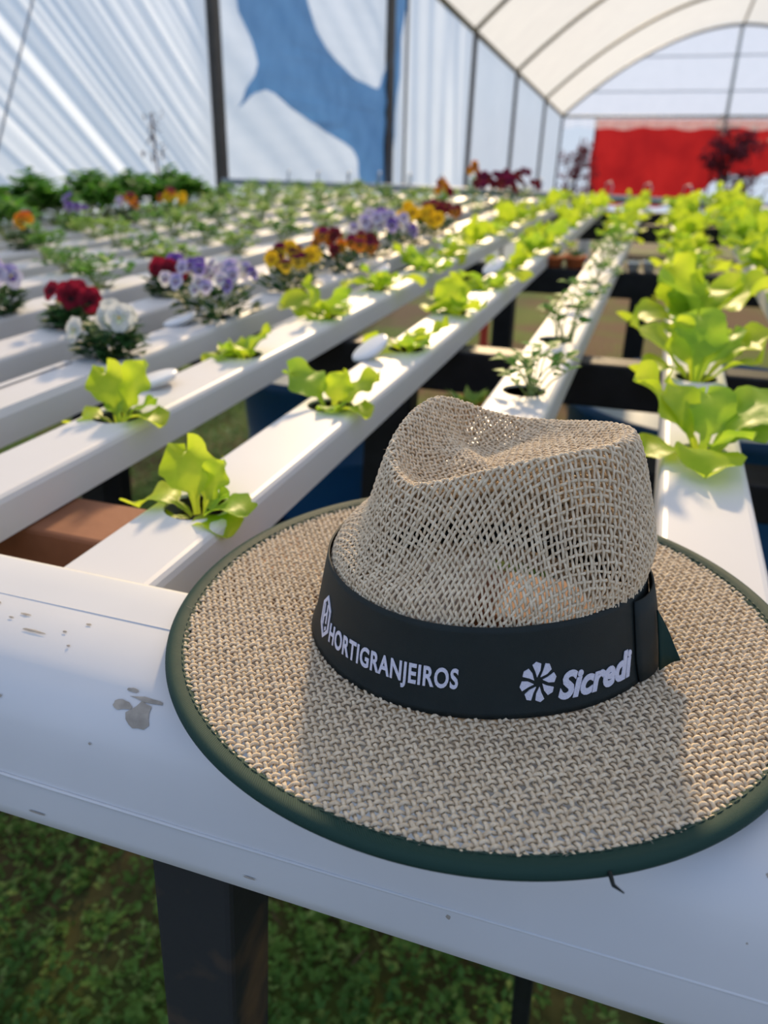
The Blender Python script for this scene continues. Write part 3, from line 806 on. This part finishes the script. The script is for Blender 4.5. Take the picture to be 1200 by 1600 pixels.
def leaf_mesh(name, L, W, up, curl, ruff, m, seed, nu=18, nv=8, stalk=.34):
    """one ruffled leaf growing from the origin out along +X"""
    r = random.Random(seed); ph = r.uniform(0, 6); v = []; f = []
    x = z = 0.0; ang = up
    spine = []
    qs = [1 - (1 - i / nu) ** 1.55 for i in range(nu + 1)]          # denser towards the rounded tip
    for i in range(nu + 1):
        spine.append((x, z, ang)); dq = (qs[i + 1] - qs[i]) if i < nu else 0
        ang -= curl * dq * (.5 + qs[i]); x += L * dq * math.cos(ang); z += L * dq * math.sin(ang)
    for i, (sx, sz, an) in enumerate(spine):
        q = qs[i]
        if q < stalk: w_ = W * (.11 + .12 * (q / stalk) ** 2)
        else:
            u = (q - stalk) / (1 - stalk)
            w_ = W * max(.23 * (1 - u), (1 - abs(2 * min(u, .999) ** .78 - 1) ** 2.2) ** .56, .05)
        for j in range(nv + 1):
            t = j / nv * 2 - 1
            e = abs(t) ** 1.5
            rf = ruff * e * math.sin(13 * q + ph + (2 if t > 0 else 0)) * q + ruff * .5 * e * math.sin(21 * q + ph * 2 + t) * q
            rf -= .10 * W * math.sin(PI * q) * abs(t)
            cup = .22 * W * t * t * q
            n_ = (-math.sin(an), math.cos(an))
            lob = 1 + (.06 * math.sin(43 * q + ph * 3) + .10) * math.sin(19 * q + ph + (1 if t > 0 else 0)) * e
            v.append((sx + n_[0] * (cup + rf), t * w_ / 2 * lob, sz + n_[1] * (cup + rf)))
    f = [(i * (nv + 1) + j, i * (nv + 1) + j + 1, (i + 1) * (nv + 1) + j + 1, (i + 1) * (nv + 1) + j) for i in range(nu) for j in range(nv)]
    return mesh(name, v, f, m)
LEAVES = [leaf_mesh('leaf', .092, .062, 1.15, c, .0075, M['lettuce'] if i % 3 else M['lettuce_b'], i) for i, c in enumerate((1.9, 1.2, 2.4, 1.6, .8, 2.1))]
LEAVES_BIG = [leaf_mesh('leaf', .125, .072, 1.22, c, .010, M['lettuce'] if i % 3 else M['lettuce_b'], 50 + i, stalk=.35) for i, c in enumerate((1.7, 1.1, 2.1, 1.5, .9))]
ORD = ['first', 'second', 'third', 'fourth', 'fifth', 'sixth', 'seventh', 'eighth', 'ninth', 'tenth', 'eleventh', 'twelfth', 'thirteenth', 'fourteenth', 'fifteenth']
CNAME = {'A': 'the lettuce channel next to the pansies', 'B': 'the lettuce channel beside the hat brim', 'C': 'the seedling channel behind the hat crown', 'D': 'the channel right of the hat crown', 'E': "the channel at the photo's right edge", 'F': 'the channel end beyond the right edge',
         'P1': 'the mixed pansy channel', 'P2': 'the crimson pansy channel', 'P3': 'the second channel beyond the mixed pansies', 'P4': 'the third channel beyond the mixed pansies', 'P5': 'the fourth channel beyond the mixed pansies', 'P6': 'the fifth channel beyond the mixed pansies', 'P7': 'the sixth channel beyond the mixed pansies', 'P8': 'the seventh channel beyond the mixed pansies', 'P9': 'the last channel by the film wall'}

def net_cup(parent):
    b = MB(); b.lathe([(.0, -.024), (.019, -.024), (.022, -.012), (.0, -.010)], 12); b.build('root_plug', M['soil'], parent, True)

SPEC = {  # leaf shape, azimuth, pitch, size: the plants closest to the lens
    ('B', 0): [(1, 128, -.10, 1.02), (2, 186, .05, .95), (2, 222, .35, .72), (0, 352, .05, .86), (5, 328, .22, .80), (4, 62, -.12, .78), (3, 15, -.25, .55)],
    ('B', 1): [(3, 165, -.18, 1.0), (1, 30, .02, .92), (5, 338, .12, .80), (4, 80, -.2, .68), (2, 235, .25, .62), (0, 300, -.1, .6)],
    ('A', 1): [(1, 140, -.15, .95), (4, 62, -.20, 1.0), (5, 350, .12, .9), (2, 200, .12, .72), (3, 25, -.05, .65), (0, 110, -.3, .6)],
    ('D', 1): [(0, 28, -.05, 1.08), (3, 8, .10, .95), (2, 268, .12, .85), (1, 172, -.05, .98), (4, 150, -.10, .82), (2, 205, .25, .70), (3, 95, -.15, .8), (0, 320, -.25, .6)],
    ('D', 2): [(4, 172, .18, 1.05), (3, 95, -.3, 1.0), (1, 12, .10, 1.05), (4, 335, .28, .80), (0, 60, -.2, .9), (2, 200, .12, .8), (1, 130, -.2, .8)],
}
def lettuce(x, y, label, n, size, seed, big=False, group='lettuces', spec=None):
    r = random.Random(seed)
    t = empty('lettuce', (x, y, CT), label, 'lettuce', group, r.uniform(0, 6))
    net_cup(t)
    src = LEAVES_BIG if big else LEAVES
    if spec:
        t.rotation_euler.z = 0; k_near = y < .6
        for (mi, az, pt_, s) in spec:
            o = new_obj('leaf', src[mi % len(src)], t); o.location = (.004 * math.cos(math.radians(az)), .004 * math.sin(math.radians(az)), -.013)
            o.rotation_euler = (r.uniform(-.12, .12), pt_, math.radians(az)); s *= (.74 if k_near else .84) if not big else .92; o.scale = (s, s * 1.1, s)
        return t
    for k in range(n):
        inner = k / n
        o = new_obj('leaf', src[r.randrange(len(src))], t)
        o.location = (r.uniform(-.005, .005), r.uniform(-.005, .005), -.014)
        o.rotation_euler = (r.uniform(-.35, .35), r.uniform(-.30, .30) - .25 * inner, k * 2.4 + r.uniform(-.3, .3))
        s = size * (1.05 - .45 * inner) * r.uniform(.85, 1.12); o.scale = (s, s * r.uniform(.85, 1.2), s)
    return t

def small_leaf(b, c, d, up, L, W, m=0, fold=.2):
    d = d.normalized(); s = d.cross(up)
    if s.length < 1e-4: s = Vector((1, 0, 0))
    s.normalize(); n_ = s.cross(d).normalized()
    b.add([c, c + d * L * .45 + s * W / 2 + n_ * fold * W, c + d * L, c + d * L * .45 - s * W / 2 + n_ * fold * W, c + d * L * .5], [(0, 4, 1), (1, 4, 2), (2, 4, 3), (3, 4, 0)], m)

def herb(x, y, label, h, spread, nst, leaf, lm, seed, cat='seedling', name='parsley_seedling', group=None, per=5):
    """stems that end in a few leaflets"""
    r = random.Random(seed)
    t = empty(name, (x, y, CT), label, cat, group)
    net_cup(t)
    st = MB(); lf = MB()
    for i in range(nst):
        a = r.uniform(0, 2 * PI); q = r.uniform(.1, 1) ** .7; hh = h * r.uniform(.55, 1.05) * (1.1 - .45 * q)
        p0 = Vector((r.uniform(-.012, .012), r.uniform(-.012, .012), -.01)); p2 = Vector((math.cos(a) * spread * q, math.sin(a) * spread * q, hh)); p1 = p0.lerp(p2, .5) + Vector((0, 0, hh * .15))
        st.tube([p0, p1, p2], [.0013, .0011, .0007], 4, cap=False)
        for k in range(per):
            c = p1.lerp(p2, r.uniform(.3, 1)) if k else p2
            b_ = r.uniform(0, 2 * PI); d = Vector((math.cos(b_), math.sin(b_), r.uniform(-.2, .6)))
            small_leaf(lf, c, d, Vector((0, 0, 1)), leaf * r.uniform(.7, 1.2), leaf * r.uniform(.5, .9))
    tag(st.build('stem', M['stem'], t, True), kind='stuff'); tag(lf.build('foliage', lm, t, True), kind='stuff')
    return t

_petal = {}
def pansy_flower(key, c1, c2, c3):
    """five overlapping petals, a dark blotch and a yellow eye"""
    if key in _petal: return _petal[key]
    mats = [mat(key + '_petal', c1, .6, .2, .15, 60, trans=.35), mat(key + '_lower_petal', c2, .6, .2, .15, 60, trans=.35), mat(key + '_blotch', c3, .6, .2, .1, 60), mat(key + '_eye', (.85, .6, .04) if key not in ('crimson', 'darkred', 'purplered') else c3, .6, .2, .1, 60)]
    b = MB()
    for k, (a, rr, s, m, z) in enumerate([(60, .0105, .0115, 0, -.001), (120, .0105, .0115, 0, -.0005), (180, .0095, .0105, 1, .001), (0, .0095, .0105, 1, .0013), (270, .0090, .0125, 1, .002)]):
        cx, cy = rr * math.cos(math.radians(a)), rr * math.sin(math.radians(a)); n_ = 10
        vv = [(cx * .25, cy * .25, z)] + [(cx + s * (1 + .08 * math.sin(3 * i + k)) * math.cos(2 * PI * i / n_), cy + s * math.sin(2 * PI * i / n_), z + .003 + .0012 * math.sin(2.5 * i + k)) for i in range(n_)]
        b.add(vv, [(0, 1 + i, 1 + (i + 1) % n_) for i in range(n_)], m)
        if k >= 2:
            vv = [(cx * .12, cy * .12, z + .0012)] + [(cx * .55 + .0042 * math.cos(2 * PI * i / 8), cy * .55 + .0042 * math.sin(2 * PI * i / 8), z + .0036) for i in range(8)]
            b.add(vv, [(0, 1 + i, 1 + (i + 1) % 8) for i in range(8)], 2)
    b.add([(0, 0, .0052)] + [(.0024 * math.cos(2 * PI * i / 6), .0024 * math.sin(2 * PI * i / 6), .0042) for i in range(6)], [(0, 1 + i, 1 + (i + 1) % 6) for i in range(6)], 3)
    _petal[key] = mesh('flower', b.v, b.f, mats, True, b.m)
    return _petal[key]
FL = {
    'white': ((.78, .80, .78), (.80, .82, .78), (.62, .68, .45)),
    'crimson': ((.30, .012, .035), (.26, .010, .03), (.03, .003, .008)),
    'lilac': ((.45, .40, .72), (.70, .66, .80), (.14, .06, .32)),
    'violet': ((.17, .09, .42), (.42, .34, .66), (.05, .015, .12)),
    'palewhite': ((.62, .58, .74), (.82, .80, .76), (.22, .10, .40)),
    'yellow': ((.85, .55, .015), (.90, .62, .02), (.40, .12, .01)),
    'burgundy': ((.13, .008, .05), (.75, .52, .03), (.05, .004, .02)),
    'maroon': ((.20, .012, .07), (.62, .22, .02), (.05, .004, .02)),
    'darkred': ((.16, .010, .03), (.22, .03, .03), (.03, .003, .01)),
    'purplered': ((.22, .012, .07), (.17, .010, .06), (.05, .004, .02)),
    'orange': ((.75, .20, .02), (.80, .38, .02), (.12, .02, .01)),
}
def pansy(x, y, label, kinds, nf, h, spread, seed, dark=True, fs=1.0, group='pansies'):
    r = random.Random(seed)
    t = empty('pansy', (x, y, CT), label, 'pansy', group)
    net_cup(t)
    lf = MB(); st = MB()
    for i in range(120):
        a = r.uniform(0, 2 * PI); q = r.uniform(.0, 1) ** .6; c = Vector((math.cos(a) * spread * q * .8, math.sin(a) * spread * q * .8, r.uniform(.0, h * .72) * (1.05 - .4 * q)))
        d = Vector((math.cos(a + r.gauss(0, .7)), math.sin(a + r.gauss(0, .7)), r.uniform(-.25, .7)))
        small_leaf(lf, c, d, Vector((0, 0, 1)), r.uniform(.022, .036), r.uniform(.014, .022))
    for i in range(10):
        a = r.uniform(0, 2 * PI); st.tube([(0, 0, -.008), (math.cos(a) * spread * .35, math.sin(a) * spread * .35, h * .35), (math.cos(a) * spread * .6, math.sin(a) * spread * .6, h * .6)], .0013, 4, cap=False)
    tag(lf.build('foliage', M['dark_leaf'] if dark else M['parsley'], t, True), kind='stuff'); tag(st.build('stem', M['stem'], t, True), kind='stuff')
    for i in range(nf):
        k = kinds[i % len(kinds)]; me = pansy_flower(k, *FL[k])
        a = 2 * PI * i / nf * 1.62 + r.uniform(-.3, .3); q = r.uniform(.25, 1.0)
        p = Vector((math.cos(a) * spread * q, math.sin(a) * spread * q, h * r.uniform(.75, 1.12) * (1.08 - .3 * q)))
        o = new_obj('flower', me, t); o.location = p
        # faces look outwards and towards the open front of the tunnel
        d = Vector((math.cos(a) * .5 + .35 + r.gauss(0, .3), math.sin(a) * .4 - .9 + r.gauss(0, .3), r.uniform(.1, .6)))
        o.rotation_euler = (d.to_track_quat('Z', 'Y')).to_euler(); s = fs * r.uniform(.8, 1.12); o.scale = (s, s, s)
    return t

def X(k): return CH[k].location.x
# lettuces
cnt = 0
for k, first, n0, sz in (('B', 0, 6, .86), ('A', 0, 6, .86), ('D', 1, 7, 1.0), ('E', 2, 9, .95)):
    hs = HOLES[k][first:]; rank = 0
    for i, y in enumerate(hs):
        cnt += 1
        if not in_view((X(k), y, .03), 110): continue
        big = (k == 'D' and i < 3)
        size = sz * (1.0 if not big else .95) * rnd.uniform(.92, 1.08)
        if y > 1.25: size *= 1.18
        if y > 2.2: size *= 1.12
        if k == 'D' and not big: size *= .92
        if k == 'E': size *= 1.2
        col = 'yellow-green lettuce' if y < 2.5 else 'small yellow-green lettuce'
        lettuce(X(k), y, '%s, %s from the front in %s' % (col, ORD[rank], CNAME[k]), n0 + (2 if y > 1.2 else 0) + (2 if k in 'DE' and y > 1.2 else 0), size, 100 + cnt * 7, big, 'lettuces in ' + CNAME[k], SPEC.get((k, i + first)))
        rank += 1
# seedling channel
rank = 0
for i, y in enumerate(HOLES['C'][1:]):
    if not in_view((X('C'), y, .02)): continue
    lab = ', %s from the front in %s' % (ORD[rank], CNAME['C']); rank += 1
    if y < 2.5: herb(X('C') + .012, y - .002, 'thin leggy parsley seedling' + lab, .080 if i < 2 else .065, .050, 13 if i < 2 else 11, .020, M['parsley'], 300 + i, group='parsley seedlings in the channel behind the crown')
    else: lettuce(X('C'), y, 'small yellow-green lettuce' + lab, 7, 1.05, 330 + i, group='lettuces in the channel behind the crown')
# pansies and other things to the left
P1 = {1: (['white'], 5, .058, .045, 'white pansy on dark leaves', 1.05), 2: (['palewhite', 'lilac', 'violet', 'palewhite'], 34, .078, .078, 'bushy lilac and white pansy', .66), 3: (['burgundy', 'yellow', 'burgundy'], 16, .070, .062, 'yellow and burgundy pansy', .85),
      4: (['maroon', 'darkred', 'orange', 'maroon'], 20, .078, .070, 'maroon and orange pansy', .9), 5: (['lilac', 'violet', 'lilac', 'palewhite'], 30, .092, .078, 'violet and lilac pansy', .85), 6: (['yellow'], 20, .088, .074, 'bright yellow pansy', .95), 7: (['darkred', 'maroon'], 16, .085, .07, 'dark red pansy', 1.0)}
rank = 0
for i, y in enumerate(HOLES['P1']):
    if i == 0:
        herb(X('P1'), y, 'small green leafy plant at the photo edge in the mixed pansy channel', .045, .035, 9, .022, M['parsley'], 400, 'plant', 'leafy_plant'); continue
    lab = ' in the mixed pansy channel'
    if i in P1:
        kd, nf, h, sp, nm, fs = P1[i]; h *= 1.08; sp *= 1.12 if i > 1 else 1.0; pansy(X('P1'), y, nm + lab, kd, nf, h, sp, 400 + i, fs=fs)
    elif y < 4.5 and y > 3.5 and i % 2 == 0:
        pansy(X('P1'), y, ['', 'tall dark purple-red flowering plant'][1] + ', first of the far ones in the mixed pansy channel' if i < 12 else 'purple-red flowering plant last in the mixed pansy channel', ['purplered', 'darkred'], 22, .15, .11, 440 + i)
    elif i % 2: herb(X('P1'), y, 'green leafy plant, %s from the far end of the mixed pansy channel' % ORD[len(HOLES['P1']) - 1 - i], .07, .045, 8, .02, M['seedling'], 460 + i, 'plant', 'leafy_plant')
for i, y in enumerate(HOLES['P2']):
    if y < .9 or y > 4.6: continue
    if abs(y - 1.06) < .05: pansy(X('P2') + .01, y, 'crimson pansy hanging over the channel edge, first in the crimson pansy channel', ['crimson'], 6, .062, .040, 500, fs=1.0)
    elif abs(y - 1.355) < .05: pansy(X('P2') - .012, y + .02, 'crimson pansy with violet blooms, second in the crimson pansy channel', ['crimson', 'crimson', 'violet'], 8, .064, .042, 501, fs=1.0)
    elif y > 3.3 and i % 2 == 0:
        pansy(X('P2'), y, 'tall red flower, %s hole of the crimson pansy channel' % ORD[i], ['orange', 'crimson'], 5, .20 if y > 3.8 else .13, .035, 510 + i, False)
    elif y > 2.0: herb(X('P2'), y, 'small green seedling, %s hole of the crimson pansy channel' % ORD[i], .05, .04, 6, .016, M['seedling'], 520 + i)
GROUPS = {'P3': 'seedlings in the second channel beyond the pansies', 'P4': 'seedlings in the third channel beyond the pansies', 'P5': 'seedlings in the fourth channel beyond the pansies', 'P6': 'seedlings in the fifth channel beyond the pansies', 'P7': 'greens in the sixth channel beyond the pansies', 'P8': 'greens in the seventh channel beyond the pansies', 'P9': 'greens in the channel by the film wall'}
for k in ('P3', 'P4', 'P5', 'P6', 'P7', 'P8', 'P9'):
    rank = 0
    for i, y in enumerate(HOLES[k]):
        if not in_view((X(k), y, .05), 60): continue
        lab = ', %s from the front in %s' % (ORD[rank], CNAME[k]); rank += 1; sd_ = 600 + i * 13 + ord(k[1]) * 101
        if k == 'P3' and rank == 1: pansy(X(k), y, 'lilac and white pansy' + lab, ['lilac', 'palewhite'], 7, .075, .05, sd_)
        elif k == 'P6' and rank == 1: pansy(X(k), y, 'orange and maroon pansy' + lab, ['orange', 'maroon'], 4, .08, .04, sd_)
        elif k == 'P7' and rank == 4: pansy(X(k), y, 'yellow and maroon pansy' + lab, ['yellow', 'yellow', 'maroon'], 9, .09, .055, sd_, False)
        elif k == 'P7' and rank == 2: pansy(X(k), y, 'violet pansy' + lab, ['violet'], 4, .10, .05, sd_, False)
        elif k == 'P7' and rank == 3: pansy(X(k), y, 'dark burgundy pansy' + lab, ['maroon', 'lilac'], 7, .095, .05, sd_)
        elif k in ('P8', 'P9') and y < 3.6: herb(X(k), y, 'tall dark green plant' + lab, (.165 if k == 'P9' else .135), .095, 40, .056, M['arugula'], sd_, 'leafy plant', 'leafy_plant', GROUPS[k], 6)
        elif k == 'P7' and y < 2.4: herb(X(k), y, 'bushy green plant' + lab, .12, .095, 26, .044, M['arugula'], sd_, 'leafy plant', 'leafy_plant', GROUPS[k], 5)
        else:
            dense = (k == 'P4' and rank < 4)
            herb(X(k), y, ('low parsley plant' if dense else 'pale green seedling') + lab, (.065 if k in ('P3', 'P4') else .085), .066, 24 if dense else 18, .021 if dense else .027, M['parsley'] if (dense or (i + ord(k[1])) % 3 == 0) else M['seedling'], sd_, group=GROUPS[k])
# one tall dark stalk at the back
b = empty('tall_stalk', (-2.46, 3.68, gz(3.68)), 'tall dark dried stalk rising above the greens by the film wall', 'plant')
st = MB(); lf = MB(); r = random.Random(9)
st.tube([(0, 0, -.02), (.01, 0, .7), (0, 0, 1.5)], .005, 5)
for i in range(34):
    c = Vector((r.gauss(0, .025), r.gauss(0, .025), r.uniform(1.3, 1.5))); small_leaf(lf, c, Vector((r.gauss(0, 1), r.gauss(0, 1), r.gauss(.3, 1))), Vector((0, 0, 1)), .04, .016)
st.build('stem', M['bark'], b, True); tag(lf.build('foliage', M['bark'], b), kind='stuff')

# ------------------------------------------------------------------ white hole caps left lying by the holes
def hole_cap(x, y, z, rx, ry, label):
    b = MB(); b.lathe([(0, .004), (.026, .004), (.029, .003), (.0305, .0), (.0295, -.001), (.027, .0005), (.0265, -.005), (.0250, -.005), (.0245, .001), (0, .001)], 28)
    o = b.build('hole_cap', M['cap'], None, True); o.location = (x, y, z); o.rotation_euler = (rx, ry, 0)
    tag(o, label, 'cap', 'white hole caps lying by the holes')
hole_cap(X('B') - .034, HOLES['B'][2] - .065, CT + .012, .3, -.5, 'white round cap leaning on the channel edge, by the third lettuce beside the brim')
hole_cap(X('A') - .030, HOLES['A'][1] + .12, CT + .007, .1, -.25, 'white cap lying past the second lettuce in the channel next to pansies')
hole_cap(X('P1') - .028, HOLES['P1'][2] - .075, CT + .007, .15, -.3, 'white cap in front of the bushy lilac and white pansy')
hole_cap(X('A') - .034, HOLES['A'][4] + .10, CT + .014, .4, -.6, 'white cap tilted behind the fifth lettuce in the channel next to pansies')
hole_cap(X('A') - .030, HOLES['A'][6] + .10, CT + .012, .5, -.4, 'white cap tilted behind the seventh lettuce in the channel next to pansies')
hole_cap(X('B') - .034, HOLES['B'][5] - .07, CT + .012, .4, -.5, 'white cap tilted before the sixth lettuce in the channel beside the brim')

# ------------------------------------------------------------------ under the table: tanks and pots
def tank(x, y, r, ztop, label, lid, zbase=None):
    zb = zbase if zbase is not None else gz(y) - .01; h = ztop - zb
    t = empty('water_tank', (x, y, zb), label, 'tank', 'blue plastic water tanks')
    b = MB(); b.lathe([(0, 0), (r * .86, 0), (r * .90, .02), (r * .93, h * .42), (r * .945, h * .44), (r * .945, h * .47), (r * .93, h * .49), (r * .97, h - .03), (r * 1.0, h - .025), (r * 1.0, h - .002), (r * .985, h), (r * .96, h - .002), (r * .955, h - .03)], 48)
    b.build('tank_body', M['blue_tank'], t, True)
    b = MB(); b.lathe([(0, h - .002 + lid), (r * .5, h - .006 + lid * .6), (r * .90, h - .012), (r * .95, h - .014)], 40); b.build('tank_lid', M['blue_lid'], t, True)
tank(-.685, 1.63, .205, -.195, 'blue plastic tank under the lettuce channels, left of the hat', .006, -.53)
tank(.15, 1.70, .30, -.20, 'blue plastic tank with pale lid under the channel right of the crown', .02)
st_ = empty('tank_stand', (-.67, 1.63, gz(1.63)), 'low black wooden stand carrying the blue tank left of the hat', 'stand')
b = MB(); b.box(-.22, .22, -.22, .22, -.57 - gz(1.63), -.532 - gz(1.63)); bevel(b.build('stand_top', M['black_wood'], st_), .004)
for sx in (-1, 1):
    for sy in (-1, 1):
        b = MB(); b.box(sx * .19 - .025, sx * .19 + .025, sy * .19 - .025, sy * .19 + .025, -.02, -.57 - gz(1.63)); bevel(b.build('leg', M['black_wood'], st_), .003)

def pot(x, y, z, r, h, label, m, kind, seed):
    q = random.Random(seed)
    t = empty('plant_pot', (x, y, z), label, 'pot', 'small pots on the beams under the channels')
    b = MB(); b.lathe([(0, 0), (r * .72, 0), (r * .92, h * .78), (r * 1.05, h * .78), (r * 1.05, h), (r * .92, h), (r * .88, h * .85), (0, h * .85)], 24); b.build('pot_body', m, t, True)
    lf = MB()
    for i in range(26 if kind else 10):
        a = q.uniform(0, 2 * PI); d = Vector((math.cos(a), math.sin(a), q.uniform(.3, 1.2)))
        small_leaf(lf, Vector((math.cos(a) * r * .3 * q.random(), math.sin(a) * r * .3 * q.random(), h * .86)), d, Vector((0, 0, 1)), r * q.uniform(.7, 1.2), r * .35)
    tag(lf.build('foliage', M['seedling'] if kind else M['dark_leaf'], t, True), kind='stuff')
pot(-.252, 1.175, -.17, .042, .062, 'terracotta pot with pale green succulent behind the tip of the hat crown', M['terracotta'], 1, 1)
pot(-.285, 2.39, -.057, .030, .030, 'orange pot standing on the beam beside the lettuce channel', M['terracotta'], 0, 2)
pot(-.225, 2.39, -.057, .032, .034, 'orange pot standing on the beam near the seedling channel', M['terracotta'], 0, 3)
pot(-.020, 2.39, -.057, .018, .030, 'tiny pale pot on the beam beside the big lettuce channel', M['cap'], 0, 4)
pot(-.062, 2.39, -.057, .018, .026, 'tiny pale pot on the beam against the seedling channel', M['cap'], 0, 5)

# ------------------------------------------------------------------ weeds and grass near the camera
TANKS = [(q.x, q.y, q.z) for q in LEGS] + [(-.67, 1.63, .33), (.15, 1.70, .34), (-.2125, .3, .06)]
wb = MB()
def weeds(n, m, region, s0, s1, seed, kind):
    r = random.Random(seed); b = wb
    for i in range(n):
        x = r.uniform(region[0], region[1]); y = r.uniform(region[2], region[3]); z = gz(y) + .012 * math.sin(x * 5.1 + y * 3) + .01 * math.sin(y * 7.3 - x * 2)
        dens = math.sin(x * 7 + 1) * math.sin(y * 6) + .5 * math.sin(x * 17 + y * 13)
        if dens < -.75 and r.random() < .6: continue
        if any(math.hypot(x - tx, y - ty) < tr for tx, ty, tr in TANKS): continue
        h = r.uniform(.012, .075); s = r.uniform(s0, s1)
        if kind == 'clover':
            for k in range(4):
                a = r.uniform(0, 2 * PI); d = Vector((math.cos(a), math.sin(a), r.uniform(-.1, .8)))
                small_leaf(b, Vector((x, y, z + h * r.uniform(.3, 1))), d, Vector((0, 0, 1)), s, s * .6, m)
        else:
            a = r.uniform(0, 2 * PI); d = Vector((math.cos(a) * .5, math.sin(a) * .5, 1)); small_leaf(b, Vector((x, y, z)), d, Vector((math.sin(a), -math.cos(a), .1)), r.uniform(.05, .11), .004, m)
weeds(22000, 0, (-1.9, .8, .2, 2.6), .009, .021, 1, 'clover')
weeds(7500, 1, (-1.9, .8, .2, 2.6), .009, .020, 2, 'clover')
weeds(7000, 0, (-3.0, .9, 1.6, 4.2), .012, .026, 5, 'clover')
weeds(5000, 1, (-2.95, 2.0, .3, 7), .012, .024, 3, 'grass')
weeds(900, 2, (-1.5, .6, .2, 2.2), .012, .024, 4, 'grass')
tag(wb.build('ground_weeds', [M['weed'], M['weed_b'], M['dry']], None, True), 'low green leafy weeds and grass covering the ground under the table', 'weeds', kind='stuff')
